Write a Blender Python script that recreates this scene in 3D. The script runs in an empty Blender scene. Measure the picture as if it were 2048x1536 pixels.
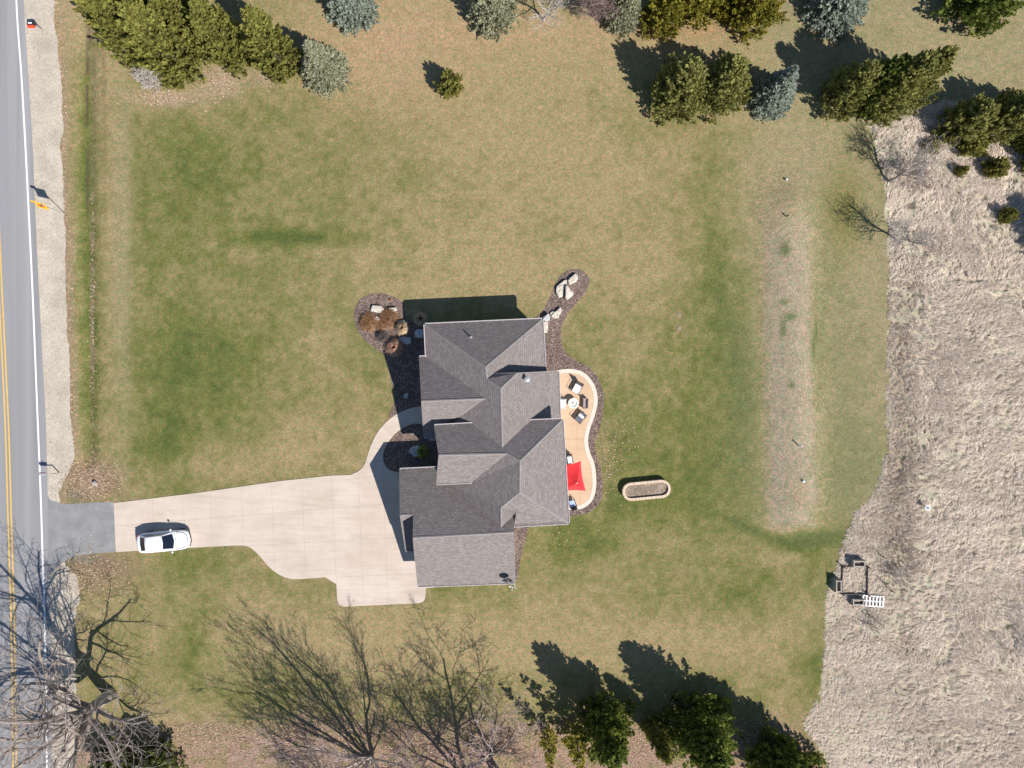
import bpy, math, random
import numpy as np
from mathutils import Vector, Matrix
R = math.radians
random.seed(7); np.random.seed(7)
S = 22.0; H = 64.5                      # pixels (2048 wide) per metre on the ground; camera height

# ---------------------------------------------------------------- camera, world, sun, exposure
sc = bpy.context.scene
cd = bpy.data.cameras.new("camera"); cam = bpy.data.objects.new("camera", cd); sc.collection.objects.link(cam)
cam.location = (0, 0, H); cam.rotation_euler = (0, 0, 0)
cd.sensor_width = 36; cd.lens = 36 * H / (2048 / S); cd.clip_start = 0.5; cd.clip_end = 3000
sc.camera = cam
SUN_EL = 46.0; SX, SY = 0.70, -0.715
w = bpy.data.worlds.new("World"); sc.world = w; w.use_nodes = True
nt = w.node_tree; bg = nt.nodes["Background"]
sky = nt.nodes.new("ShaderNodeTexSky"); sky.sky_type = 'NISHITA'; sky.sun_disc = False
sky.sun_elevation = R(SUN_EL); sky.sun_rotation = math.atan2(SX, SY)
sky.air_density = 1.2; sky.dust_density = 0.1; sky.ozone_density = 4.0
nt.links.new(sky.outputs[0], bg.inputs[0]); bg.inputs[1].default_value = 0.071
sl = bpy.data.lights.new("sun", 'SUN'); sl.energy = 4.6; sl.angle = R(0.5); sl.color = (1.0, 0.945, 0.875)
sun = bpy.data.objects.new("sun", sl); sc.collection.objects.link(sun)
ce = math.cos(R(SUN_EL)); se = math.sin(R(SUN_EL)); nn = math.hypot(SX, SY)
sun.rotation_euler = Vector((-SX / nn * ce, -SY / nn * ce, -se)).to_track_quat('-Z', 'Y').to_euler()
sun.location = (30, -30, 50)
sc.view_settings.view_transform = 'Standard'; sc.view_settings.look = 'None'
sc.view_settings.exposure = 0.52; sc.view_settings.gamma = 1.0
sc.render.engine = 'CYCLES'
sc.cycles.max_bounces = 5; sc.cycles.diffuse_bounces = 3; sc.cycles.transparent_max_bounces = 6

# ---------------------------------------------------------------- helpers
def G(px, py, z=0.0):
    k = 1 - z / H
    return Vector(((px - 1024) / S * k, (768 - py) / S * k, z))
def link(o): sc.collection.objects.link(o); return o
def tag(o, label=None, cat=None, group=None, kind=None):
    if label: o['label'] = label
    if cat: o['category'] = cat
    if group: o['group'] = group
    if kind: o['kind'] = kind
    return o
def empty(name, loc, rz=0, scale=1.0):
    o = bpy.data.objects.new(name, None); o.location = loc; o.rotation_euler = (0, 0, rz)
    o.scale = (scale,) * 3; o.empty_display_size = 0.3
    return link(o)
def mk(name, verts, faces, mat, parent=None, smooth=False, loc=None):
    me = bpy.data.meshes.new(name); me.from_pydata([tuple(v) for v in verts], [], faces)
    me.update()
    if smooth: me.shade_smooth()
    if mat: me.materials.append(mat)
    o = bpy.data.objects.new(name, me); link(o)
    if parent: o.parent = parent
    if loc is not None: o.location = loc
    return o
def copy_tree(o, parent=None):
    c = o.copy(); sc.collection.objects.link(c); c.parent = parent
    for ch in list(o.children): copy_tree(ch, c)
    return c
def quads(name, V, mat, parent=None, tint=None, idx=4):
    """V: (n,k,3) array of k-gons"""
    n, k = V.shape[:2]
    me = bpy.data.meshes.new(name)
    me.vertices.add(n * k); me.vertices.foreach_set("co", V.reshape(-1).astype(np.float32))
    me.loops.add(n * k); me.loops.foreach_set("vertex_index", np.arange(n * k, dtype=np.int32))
    me.polygons.add(n); me.polygons.foreach_set("loop_start", np.arange(0, n * k, k, dtype=np.int32))
    me.polygons.foreach_set("loop_total", np.full(n, k, dtype=np.int32))
    me.update(calc_edges=True)
    if tint is not None:
        a = me.attributes.new("tint", 'FLOAT', 'POINT'); a.data.foreach_set("value", np.repeat(tint, k).astype(np.float32))
    me.materials.append(mat)
    o = bpy.data.objects.new(name, me); link(o)
    if parent: o.parent = parent
    return o

class MB:
    def __init__(s): s.v = []; s.f = []
    def add(s, vs, fs):
        b = len(s.v); s.v += [tuple(v) for v in vs]; s.f += [[i + b for i in f] for f in fs]; return s
    def box(s, c, d, rz=0, rx=0, ry=0):
        M = Matrix.Translation(c) @ Matrix.Rotation(rz, 4, 'Z') @ Matrix.Rotation(ry, 4, 'Y') @ Matrix.Rotation(rx, 4, 'X')
        vs = [M @ Vector((x * d[0] / 2, y * d[1] / 2, z * d[2] / 2)) for x in (-1, 1) for y in (-1, 1) for z in (-1, 1)]
        return s.add(vs, [[0, 1, 3, 2], [4, 6, 7, 5], [0, 4, 5, 1], [2, 3, 7, 6], [0, 2, 6, 4], [1, 5, 7, 3]])
    def tube(s, pts, rads, n=8, cap=True):
        pts = [Vector(p) for p in pts]; base = len(s.v); k = len(pts)
        if not hasattr(rads, '__len__'): rads = [rads] * k
        for i, p in enumerate(pts):
            d = (pts[min(i + 1, k - 1)] - pts[max(i - 1, 0)])
            if d.length < 1e-6: d = Vector((0, 0, 1))
            d.normalize()
            u = d.cross(Vector((0.13, 0.97, 0.21)))
            if u.length < 0.1: u = d.cross(Vector((1, 0, 0)))
            u.normalize(); v = d.cross(u)
            for j in range(n):
                a = 2 * math.pi * j / n
                s.v.append(tuple(p + (u * math.cos(a) + v * math.sin(a)) * rads[i]))
        for i in range(k - 1):
            for j in range(n):
                j2 = (j + 1) % n
                s.f.append([base + i * n + j, base + i * n + j2, base + (i + 1) * n + j2, base + (i + 1) * n + j])
        if cap:
            s.f.append([base + j for j in range(n)][::-1]); s.f.append([base + (k - 1) * n + j for j in range(n)])
        return s
    def lathe(s, c, prof, n=24):
        base = len(s.v); k = len(prof)
        for r, z in prof:
            for j in range(n):
                a = 2 * math.pi * j / n; s.v.append((c[0] + r * math.cos(a), c[1] + r * math.sin(a), c[2] + z))
        for i in range(k - 1):
            for j in range(n):
                j2 = (j + 1) % n
                s.f.append([base + i * n + j, base + i * n + j2, base + (i + 1) * n + j2, base + (i + 1) * n + j])
        s.f.append([base + j for j in range(n)][::-1]); s.f.append([base + (k - 1) * n + j for j in range(n)])
        return s
    def prism(s, pts, z0, z1):
        n = len(pts); vs = [(p[0], p[1], z0) for p in pts] + [(p[0], p[1], z1) for p in pts]
        fs = [list(range(n, 2 * n)), list(range(n))[::-1]] + [[i, (i + 1) % n, n + (i + 1) % n, n + i] for i in range(n)]
        return s.add(vs, fs)
    def build(s, name, mat, parent=None, smooth=False, bevel=0):
        o = mk(name, s.v, s.f, mat, parent, smooth)
        if bevel:
            m = o.modifiers.new("b", 'BEVEL'); m.width = bevel; m.segments = 2; m.limit_method = 'ANGLE'
        return o

def catmull(pts, k=8, closed=False):
    pts = [Vector((p[0], p[1])) for p in pts]; n = len(pts); out = []
    rng = range(n) if closed else range(n - 1)
    for i in rng:
        if closed: a, b, c, d = pts[i - 1], pts[i], pts[(i + 1) % n], pts[(i + 2) % n]
        else: a, b, c, d = pts[max(i - 1, 0)], pts[i], pts[i + 1], pts[min(i + 2, n - 1)]
        for j in range(k):
            t = j / k
            out.append(0.5 * ((2 * b) + (c - a) * t + (2 * a - 5 * b + 4 * c - d) * t * t + (3 * b - a - 3 * c + d) * t ** 3))
    if not closed: out.append(pts[-1])
    return out
def gpx(pts): return [((p[0] - 1024) / S, (768 - p[1]) / S) for p in pts]

# numpy noise
def _hash(ix, iy, seed):
    h = (ix.astype(np.int64) * 374761393 + iy.astype(np.int64) * 668265263 + seed * 1442695041) & 0x7fffffff
    h = ((h ^ (h >> 13)) * 1274126177) & 0x7fffffff
    h = h ^ (h >> 16)
    return (h & 0xffff) / 65535.0
def vnoise(x, y, scale, seed=0):
    x = np.asarray(x) / scale; y = np.asarray(y) / scale
    ix = np.floor(x); iy = np.floor(y); fx = x - ix; fy = y - iy
    fx = fx * fx * (3 - 2 * fx); fy = fy * fy * (3 - 2 * fy)
    a = _hash(ix, iy, seed); b = _hash(ix + 1, iy, seed); c = _hash(ix, iy + 1, seed); d = _hash(ix + 1, iy + 1, seed)
    return (a * (1 - fx) + b * fx) * (1 - fy) + (c * (1 - fx) + d * fx) * fy
def fbm(x, y, scale, seed=0, o=3):
    s = 0; a = 1; t = 0
    for i in range(o):
        s = s + a * vnoise(x, y, scale, seed + i * 17); t += a; a *= 0.55; scale *= 0.48
    return s / t
def sstep(e0, e1, x):
    t = np.clip((x - e0) / (e1 - e0), 0, 1); return t * t * (3 - 2 * t)
def interp_edge(y, pts):   # pts (x,y) px sorted by y -> x at y
    ys = [p[1] for p in pts]; xs = [p[0] for p in pts]
    return np.interp(y, ys, xs)
def inpoly(x, y, poly):
    c = np.zeros(np.shape(x), bool); n = len(poly)
    for i in range(n):
        x1, y1 = poly[i]; x2, y2 = poly[(i + 1) % n]
        if y1 == y2: continue
        m = ((y1 > y) != (y2 > y)) & (x < (x2 - x1) * (y - y1) / (y2 - y1) + x1)
        c ^= m
    return c

# ---------------------------------------------------------------- materials
def newmat(name):
    m = bpy.data.materials.new(name); m.use_nodes = True
    return m, m.node_tree, m.node_tree.nodes["Principled BSDF"]
def plain(name, col, rough=0.6, metal=0.0, nscale=6.0, var=0.12, bump=0.0, bscale=40, spec=0.5):
    m, t, p = newmat(name)
    p.inputs['Roughness'].default_value = rough; p.inputs['Metallic'].default_value = metal
    p.inputs['Specular IOR Level'].default_value = spec
    tc = t.nodes.new('ShaderNodeTexCoord'); no = t.nodes.new('ShaderNodeTexNoise')
    no.inputs['Scale'].default_value = nscale; no.inputs['Detail'].default_value = 5
    t.links.new(tc.outputs['Object'], no.inputs['Vector'])
    mr = t.nodes.new('ShaderNodeMapRange'); mr.inputs[1].default_value = 0.3; mr.inputs[2].default_value = 0.7
    mr.inputs[3].default_value = 1 - var; mr.inputs[4].default_value = 1 + var
    t.links.new(no.outputs[0], mr.inputs[0])
    mx = t.nodes.new('ShaderNodeVectorMath'); mx.operation = 'SCALE'; mx.inputs[0].default_value = col[:3]
    t.links.new(mr.outputs[0], mx.inputs['Scale']); t.links.new(mx.outputs[0], p.inputs['Base Color'])
    if bump:
        n2 = t.nodes.new('ShaderNodeTexNoise'); n2.inputs['Scale'].default_value = bscale; n2.inputs['Detail'].default_value = 3
        t.links.new(tc.outputs['Object'], n2.inputs['Vector'])
        b = t.nodes.new('ShaderNodeBump'); b.inputs['Strength'].default_value = bump; b.inputs['Distance'].default_value = 0.05
        t.links.new(n2.outputs[0], b.inputs['Height']); t.links.new(b.outputs[0], p.inputs['Normal'])
    return m
def speckle(name, cols, scale, rough=0.9, bump=0.6, big=0.15, dist=0.04, bigscale=0.6):
    """voronoi cell speckle between several colours + large soft variation"""
    m, t, p = newmat(name); p.inputs['Roughness'].default_value = rough; p.inputs['Specular IOR Level'].default_value = 0.2
    tc = t.nodes.new('ShaderNodeTexCoord')
    v = t.nodes.new('ShaderNodeTexVoronoi'); v.inputs['Scale'].default_value = scale
    t.links.new(tc.outputs['Object'], v.inputs['Vector'])
    sep = t.nodes.new('ShaderNodeSeparateColor'); t.links.new(v.outputs['Color'], sep.inputs[0])
    cr = t.nodes.new('ShaderNodeValToRGB'); e = cr.color_ramp.elements
    for i, c in enumerate(cols):
        pos = i / max(1, len(cols) - 1)
        if i < 2: e[i].position = pos if i == 0 else pos; e[i].color = (*c, 1)
        else: x = e.new(pos); x.color = (*c, 1)
    if len(cols) > 2:
        while len(cr.color_ramp.elements) > len(cols): cr.color_ramp.elements.remove(cr.color_ramp.elements[-1])
    t.links.new(sep.outputs[0], cr.inputs[0])
    no = t.nodes.new('ShaderNodeTexNoise'); no.inputs['Scale'].default_value = bigscale; no.inputs['Detail'].default_value = 6
    t.links.new(tc.outputs['Object'], no.inputs['Vector'])
    mr = t.nodes.new('ShaderNodeMapRange'); mr.inputs[1].default_value = 0.3; mr.inputs[2].default_value = 0.7
    mr.inputs[3].default_value = 1 - big; mr.inputs[4].default_value = 1 + big; t.links.new(no.outputs[0], mr.inputs[0])
    mx = t.nodes.new('ShaderNodeVectorMath'); mx.operation = 'SCALE'
    t.links.new(cr.outputs[0], mx.inputs[0]); t.links.new(mr.outputs[0], mx.inputs['Scale'])
    t.links.new(mx.outputs[0], p.inputs['Base Color'])
    b = t.nodes.new('ShaderNodeBump'); b.inputs['Strength'].default_value = bump; b.inputs['Distance'].default_value = dist
    t.links.new(sep.outputs[1], b.inputs['Height']); t.links.new(b.outputs[0], p.inputs['Normal'])
    return m

def ground_mat():
    m, t, p = newmat("lawn"); p.inputs['Roughness'].default_value = 1.0; p.inputs['Specular IOR Level'].default_value = 0.05
    at = t.nodes.new('ShaderNodeAttribute'); at.attribute_name = "gcol"
    tc = t.nodes.new('ShaderNodeTexCoord')
    last = at.outputs['Color']
    for sc_, lo, hi, amt in ((1.3, 0.35, 0.65, 0.10), (8.5, 0.3, 0.7, 0.34), (24, 0.3, 0.7, 0.45)):
        n = t.nodes.new('ShaderNodeTexNoise'); n.inputs['Scale'].default_value = sc_; n.inputs['Detail'].default_value = 3
        n.inputs['Roughness'].default_value = 0.65
        t.links.new(tc.outputs['Object'], n.inputs['Vector'])
        mr = t.nodes.new('ShaderNodeMapRange'); mr.inputs[1].default_value = lo; mr.inputs[2].default_value = hi
        mr.inputs[3].default_value = 1 - amt; mr.inputs[4].default_value = 1 + amt
        t.links.new(n.outputs[0], mr.inputs[0])
        mx = t.nodes.new('ShaderNodeVectorMath'); mx.operation = 'SCALE'
        t.links.new(last, mx.inputs[0]); t.links.new(mr.outputs[0], mx.inputs['Scale']); last = mx.outputs[0]
    # tan <-> green clump mixing at fine scale
    n = t.nodes.new('ShaderNodeTexNoise'); n.inputs['Scale'].default_value = 3.4; n.inputs['Detail'].default_value = 6; n.inputs['Roughness'].default_value = 0.7
    t.links.new(tc.outputs['Object'], n.inputs['Vector'])
    mr = t.nodes.new('ShaderNodeMapRange'); mr.inputs[1].default_value = 0.42; mr.inputs[2].default_value = 0.62
    t.links.new(n.outputs[0], mr.inputs[0])
    mul = t.nodes.new('ShaderNodeVectorMath'); mul.operation = 'MULTIPLY'; mul.inputs[1].default_value = (1.22, 1.05, 1.06)
    t.links.new(last, mul.inputs[0])
    mul2 = t.nodes.new('ShaderNodeVectorMath'); mul2.operation = 'MULTIPLY'; mul2.inputs[1].default_value = (0.76, 0.93, 0.80)
    t.links.new(last, mul2.inputs[0])
    mix = t.nodes.new('ShaderNodeMix'); mix.data_type = 'RGBA'
    t.links.new(mr.outputs[0], mix.inputs['Factor']); t.links.new(mul2.outputs[0], mix.inputs['A']); t.links.new(mul.outputs[0], mix.inputs['B'])
    t.links.new(mix.outputs['Result'], p.inputs['Base Color'])
    n2 = t.nodes.new('ShaderNodeTexNoise'); n2.inputs['Scale'].default_value = 14; n2.inputs['Detail'].default_value = 4; n2.inputs['Roughness'].default_value = 0.75
    t.links.new(tc.outputs['Object'], n2.inputs['Vector'])
    b = t.nodes.new('ShaderNodeBump'); b.inputs['Strength'].default_value = 0.75; b.inputs['Distance'].default_value = 0.06
    t.links.new(n2.outputs[0], b.inputs['Height']); t.links.new(b.outputs[0], p.inputs['Normal'])
    return m

def tint_mat(name, dark, light, rough=0.8, transl=0.25, spec=0.2):
    m, t, p = newmat(name); p.inputs['Roughness'].default_value = rough; p.inputs['Specular IOR Level'].default_value = spec
    at = t.nodes.new('ShaderNodeAttribute'); at.attribute_name = "tint"
    mix = t.nodes.new('ShaderNodeMix'); mix.data_type = 'RGBA'
    mix.inputs['A'].default_value = (*dark, 1); mix.inputs['B'].default_value = (*light, 1)
    t.links.new(at.outputs['Fac'], mix.inputs['Factor'])
    t.links.new(mix.outputs['Result'], p.inputs['Base Color'])
    if transl:
        out = t.nodes['Material Output']; tr = t.nodes.new('ShaderNodeBsdfTranslucent'); ms = t.nodes.new('ShaderNodeMixShader')
        t.links.new(mix.outputs['Result'], tr.inputs[0]); ms.inputs[0].default_value = transl
        t.links.new(p.outputs[0], ms.inputs[1]); t.links.new(tr.outputs[0], ms.inputs[2]); t.links.new(ms.outputs[0], out.inputs[0])
    return m

def shingle_mat():
    m, t, p = newmat("shingles"); p.inputs['Roughness'].default_value = 0.95; p.inputs['Specular IOR Level'].default_value = 0.15
    uv = t.nodes.new('ShaderNodeUVMap'); uv.uv_map = "UVMap"
    br = t.nodes.new('ShaderNodeTexBrick'); br.inputs['Scale'].default_value = 1.0
    br.inputs['Brick Width'].default_value = 0.32; br.inputs['Row Height'].default_value = 0.20
    br.inputs['Mortar Size'].default_value = 0.024; br.inputs['Mortar Smooth'].default_value = 0.3; br.inputs['Bias'].default_value = 0.0
    br.inputs['Color1'].default_value = (0.196, 0.170, 0.162, 1); br.inputs['Color2'].default_value = (0.256, 0.228, 0.218, 1)
    br.inputs['Mortar'].default_value = (0.165, 0.146, 0.142, 1)
    t.links.new(uv.outputs[0], br.inputs['Vector'])
    tc = t.nodes.new('ShaderNodeTexCoord')
    no = t.nodes.new('ShaderNodeTexNoise'); no.inputs['Scale'].default_value = 5.0; no.inputs['Detail'].default_value = 8; no.inputs['Roughness'].default_value = 0.75
    t.links.new(tc.outputs['Object'], no.inputs['Vector'])
    mr = t.nodes.new('ShaderNodeMapRange'); mr.inputs[1].default_value = 0.3; mr.inputs[2].default_value = 0.7
    mr.inputs[3].default_value = 0.78; mr.inputs[4].default_value = 1.22; t.links.new(no.outputs[0], mr.inputs[0])
    mx = t.nodes.new('ShaderNodeVectorMath'); mx.operation = 'SCALE'
    t.links.new(br.outputs['Color'], mx.inputs[0]); t.links.new(mr.outputs[0], mx.inputs['Scale'])
    t.links.new(mx.outputs[0], p.inputs['Base Color'])
    # butt edges of the courses step down by a few millimetres
    sx = t.nodes.new('ShaderNodeSeparateXYZ'); t.links.new(uv.outputs[0], sx.inputs[0])
    dv = t.nodes.new('ShaderNodeMath'); dv.operation = 'DIVIDE'; dv.inputs[1].default_value = 0.20; t.links.new(sx.outputs[1], dv.inputs[0])
    fr = t.nodes.new('ShaderNodeMath'); fr.operation = 'FRACT'; t.links.new(dv.outputs[0], fr.inputs[0])
    iv = t.nodes.new('ShaderNodeMath'); iv.operation = 'SUBTRACT'; iv.inputs[0].default_value = 1.0; t.links.new(fr.outputs[0], iv.inputs[1])
    b = t.nodes.new('ShaderNodeBump'); b.inputs['Strength'].default_value = 0.5; b.inputs['Distance'].default_value = 0.022
    t.links.new(iv.outputs[0], b.inputs['Height'])
    b2 = t.nodes.new('ShaderNodeBump'); b2.inputs['Strength'].default_value = 0.5; b2.inputs['Distance'].default_value = 0.02
    t.links.new(no.outputs[0], b2.inputs['Height']); t.links.new(b.outputs[0], b2.inputs['Normal'])
    t.links.new(b2.outputs[0], p.inputs['Normal'])
    return m

def asphalt_mat(name, col, streak=True):
    m, t, p = newmat(name); p.inputs['Roughness'].default_value = 0.85; p.inputs['Specular IOR Level'].default_value = 0.3
    tc = t.nodes.new('ShaderNodeTexCoord'); mp = t.nodes.new('ShaderNodeMapping')
    mp.inputs['Rotation'].default_value = (0, 0, R(2.5)); mp.inputs['Scale'].default_value = (1.1, 0.02, 1) if streak else (1, 1, 1)
    t.links.new(tc.outputs['Object'], mp.inputs[0])
    n1 = t.nodes.new('ShaderNodeTexNoise'); n1.inputs['Scale'].default_value = 1.0; n1.inputs['Detail'].default_value = 3; t.links.new(mp.outputs[0], n1.inputs['Vector'])
    n2 = t.nodes.new('ShaderNodeTexNoise'); n2.inputs['Scale'].default_value = 12; n2.inputs['Detail'].default_value = 8; n2.inputs['Roughness'].default_value = 0.8; t.links.new(tc.outputs['Object'], n2.inputs['Vector'])
    m1 = t.nodes.new('ShaderNodeMapRange'); m1.inputs[1].default_value = 0.3; m1.inputs[2].default_value = 0.7; m1.inputs[3].default_value = 0.86; m1.inputs[4].default_value = 1.14; t.links.new(n1.outputs[0], m1.inputs[0])
    m2 = t.nodes.new('ShaderNodeMapRange'); m2.inputs[1].default_value = 0.3; m2.inputs[2].default_value = 0.7; m2.inputs[3].default_value = 0.90; m2.inputs[4].default_value = 1.10; t.links.new(n2.outputs[0], m2.inputs[0])
    ml = t.nodes.new('ShaderNodeMath'); ml.operation = 'MULTIPLY'; t.links.new(m1.outputs[0], ml.inputs[0]); t.links.new(m2.outputs[0], ml.inputs[1])
    mx = t.nodes.new('ShaderNodeVectorMath'); mx.operation = 'SCALE'; mx.inputs[0].default_value = col
    t.links.new(ml.outputs[0], mx.inputs['Scale']); t.links.new(mx.outputs[0], p.inputs['Base Color'])
    return m

def concrete_mat(name, col, var=0.07):
    m, t, p = newmat(name); p.inputs['Roughness'].default_value = 0.85; p.inputs['Specular IOR Level'].default_value = 0.25
    tc = t.nodes.new('ShaderNodeTexCoord'); mp = t.nodes.new('ShaderNodeMapping'); mp.inputs['Scale'].default_value = (0.25, 2.5, 1); mp.inputs['Rotation'].default_value = (0, 0, R(-3))
    t.links.new(tc.outputs['Object'], mp.inputs[0])
    n1 = t.nodes.new('ShaderNodeTexNoise'); n1.inputs['Scale'].default_value = 1.6; n1.inputs['Detail'].default_value = 6; t.links.new(mp.outputs[0], n1.inputs['Vector'])
    n2 = t.nodes.new('ShaderNodeTexNoise'); n2.inputs['Scale'].default_value = 0.35; n2.inputs['Detail'].default_value = 7; n2.inputs['Roughness'].default_value = 0.6; t.links.new(tc.outputs['Object'], n2.inputs['Vector'])
    a = t.nodes.new('ShaderNodeMapRange'); a.inputs[1].default_value = 0.3; a.inputs[2].default_value = 0.7; a.inputs[3].default_value = 1 - var * 0.6; a.inputs[4].default_value = 1 + var * 0.6; t.links.new(n1.outputs[0], a.inputs[0])
    mix = t.nodes.new('ShaderNodeMix'); mix.data_type = 'RGBA'
    mix.inputs['A'].default_value = (col[0] * (1 - var), col[1] * (1 - var * 1.3), col[2] * (1 - var * 1.6), 1); mix.inputs['B'].default_value = (col[0] * (1 + var), col[1] * (1 + var), col[2] * (1 + var * 1.3), 1)
    b = t.nodes.new('ShaderNodeMapRange'); b.inputs[1].default_value = 0.35; b.inputs[2].default_value = 0.65; t.links.new(n2.outputs[0], b.inputs[0]); t.links.new(b.outputs[0], mix.inputs['Factor'])
    mx = t.nodes.new('ShaderNodeVectorMath'); mx.operation = 'SCALE'; t.links.new(mix.outputs['Result'], mx.inputs[0]); t.links.new(a.outputs[0], mx.inputs['Scale'])
    st = t.nodes.new('ShaderNodeTexNoise'); st.inputs['Scale'].default_value = 0.9; st.inputs['Detail'].default_value = 9; st.inputs['Roughness'].default_value = 0.72; st.inputs['Distortion'].default_value = 0.6
    mp2 = t.nodes.new('ShaderNodeMapping'); mp2.inputs['Rotation'].default_value = (0, 0, R(-5)); mp2.inputs['Scale'].default_value = (0.22, 1.3, 1); t.links.new(tc.outputs['Object'], mp2.inputs[0]); t.links.new(mp2.outputs[0], st.inputs['Vector'])
    c = t.nodes.new('ShaderNodeMapRange'); c.inputs[1].default_value = 0.50; c.inputs[2].default_value = 0.74; c.inputs[3].default_value = 1.0; c.inputs[4].default_value = 0.84; t.links.new(st.outputs[0], c.inputs[0])
    mx2 = t.nodes.new('ShaderNodeVectorMath'); mx2.operation = 'SCALE'; t.links.new(mx.outputs[0], mx2.inputs[0]); t.links.new(c.outputs[0], mx2.inputs['Scale'])
    t.links.new(mx2.outputs[0], p.inputs['Base Color'])
    return m

M = {}
M['lawn'] = ground_mat()
M['road'] = asphalt_mat("road_asphalt", (0.258, 0.255, 0.262))
M['apron'] = asphalt_mat("apron_asphalt", (0.232, 0.232, 0.236), False)
M['gravel'] = speckle("gravel", [(0.36, 0.31, 0.25), (0.47, 0.41, 0.335), (0.58, 0.515, 0.43)], 17, big=0.14)
M['concrete'] = concrete_mat("driveway_concrete", (0.530, 0.455, 0.385))
M['patio'] = concrete_mat("patio_concrete", (0.560, 0.400, 0.270), 0.07)
M['border'] = plain("patio_border", (0.62, 0.55, 0.46), 0.8, nscale=8, var=0.08)
M['joint'] = plain("joint", (0.37, 0.315, 0.27), 0.9)
M['mulch'] = speckle("mulch", [(0.075, 0.05, 0.043), (0.16, 0.115, 0.098), (0.31, 0.235, 0.20)], 13, big=0.2, bump=0.9, bigscale=1.5)
M['dirt'] = speckle("dirt", [(0.16, 0.12, 0.09), (0.24, 0.19, 0.145), (0.36, 0.29, 0.22)], 13, big=0.25, bigscale=1.5)
M['white_line'] = plain("white_line", (0.74, 0.74, 0.73), 0.6, nscale=3, var=0.06)
M['yellow_line'] = plain("yellow_line", (0.66, 0.42, 0.10), 0.6, nscale=3, var=0.08)
M['shingle'] = shingle_mat()
M['ridge'] = plain("ridge_cap", (0.245, 0.222, 0.214), 0.95, nscale=5, var=0.15)
M['gutter'] = plain("white_gutter", (0.52, 0.49, 0.50), 0.45, var=0.05)
M['trough'] = plain("gutter_trough", (0.16, 0.13, 0.12), 0.9)
M['siding'] = plain("siding", (0.42, 0.40, 0.37), 0.8, var=0.05)
M['trim'] = plain("trim", (0.72, 0.70, 0.68), 0.6, var=0.04)
M['glass'] = plain("window_glass", (0.03, 0.04, 0.05), 0.08, var=0.05, spec=0.8)
M['darkmetal'] = plain("dark_metal", (0.02, 0.019, 0.02), 0.5, var=0.1)
M['greymetal'] = plain("grey_metal", (0.42, 0.43, 0.45), 0.4, 0.3, var=0.08)
M['whitepaint'] = plain("white_paint", (0.80, 0.80, 0.82), 0.35, var=0.03)
def carpaint():
    m, t, p = newmat("car_paint"); p.inputs['Base Color'].default_value = (0.80, 0.81, 0.84, 1)
    p.inputs['Roughness'].default_value = 0.25; p.inputs['Coat Weight'].default_value = 0.6; p.inputs['Coat Roughness'].default_value = 0.06
    return m
M['car'] = carpaint()
M['carglass'] = plain("car_glass", (0.008, 0.012, 0.022), 0.06, var=0.0, spec=0.7)
M['tyre'] = plain("tyre", (0.02, 0.02, 0.02), 0.8)
M['rim'] = plain("rim", (0.45, 0.45, 0.47), 0.3, 0.7)
M['red'] = plain("red_canvas", (0.72, 0.028, 0.035), 0.7, nscale=9, var=0.10)
M['boulder'] = plain("boulder", (0.56, 0.50, 0.43), 0.9, nscale=3.5, var=0.16, bump=0.7, bscale=9)
M['boulder_grey'] = plain("grey_boulder", (0.46, 0.47, 0.47), 0.9, nscale=3.5, var=0.18, bump=0.7, bscale=9)
M['stonewall'] = plain("planter_stone", (0.56, 0.44, 0.32), 0.9, nscale=7, var=0.18, bump=0.6, bscale=12)
M['wood'] = plain("grey_wood", (0.36, 0.32, 0.28), 0.85, nscale=9, var=0.2)
M['palewood'] = plain("pale_wood", (0.62, 0.56, 0.54), 0.8, nscale=9, var=0.1)
M['bark'] = plain("bark", (0.155, 0.125, 0.105), 0.95, nscale=4, var=0.3, bump=0.6, bscale=12)
M['barkgrey'] = plain("grey_bark", (0.34, 0.30, 0.27), 0.95, nscale=3, var=0.25)
M['barkoak'] = plain("oak_bark", (0.23, 0.195, 0.165), 0.95, nscale=3, var=0.3)
M['barkpale'] = plain("pale_bark", (0.46, 0.41, 0.38), 0.95, nscale=3, var=0.25)
M['twig_brown'] = plain('brown_twigs', (0.27, 0.225, 0.20), 0.95, nscale=2, var=0.3)
M['twig_pink'] = plain('pinkish_twigs', (0.36, 0.27, 0.245), 0.95, nscale=2, var=0.3)
M['barkred'] = plain("reddish_twigs", (0.27, 0.19, 0.175), 0.95, nscale=3, var=0.25)
M['yellow'] = plain("yellow_sign", (0.80, 0.45, 0.02), 0.5, var=0.04)
M['orange'] = plain("orange_sign", (0.80, 0.12, 0.02), 0.5, var=0.04)
M['black'] = plain("black_paint", (0.018, 0.018, 0.02), 0.45, var=0.1)
M['cushion_w'] = plain("white_cushion", (0.72, 0.74, 0.76), 0.9, var=0.05)
M['cushion_g'] = plain("taupe_cushion", (0.33, 0.27, 0.255), 0.9, var=0.06)
M['cushion_d'] = plain("slate_cushion", (0.12, 0.13, 0.16), 0.9, var=0.06)
M['cushion_b'] = plain("blue_cushion", (0.36, 0.48, 0.68), 0.9, var=0.06)
M['brownmetal'] = plain("brown_metal", (0.07, 0.04, 0.035), 0.5, var=0.1)
M['tabletop'] = plain("stone_table", (0.72, 0.74, 0.70), 0.6, nscale=10, var=0.06)
M['teal'] = plain("glass_ring", (0.25, 0.40, 0.38), 0.3, var=0.05)
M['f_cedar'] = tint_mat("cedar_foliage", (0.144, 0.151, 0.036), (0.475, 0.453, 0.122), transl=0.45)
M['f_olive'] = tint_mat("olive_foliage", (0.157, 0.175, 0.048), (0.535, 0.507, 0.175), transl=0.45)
M['f_dark'] = tint_mat("dark_foliage", (0.060, 0.090, 0.018), (0.370, 0.420, 0.095), transl=0.45)
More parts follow.
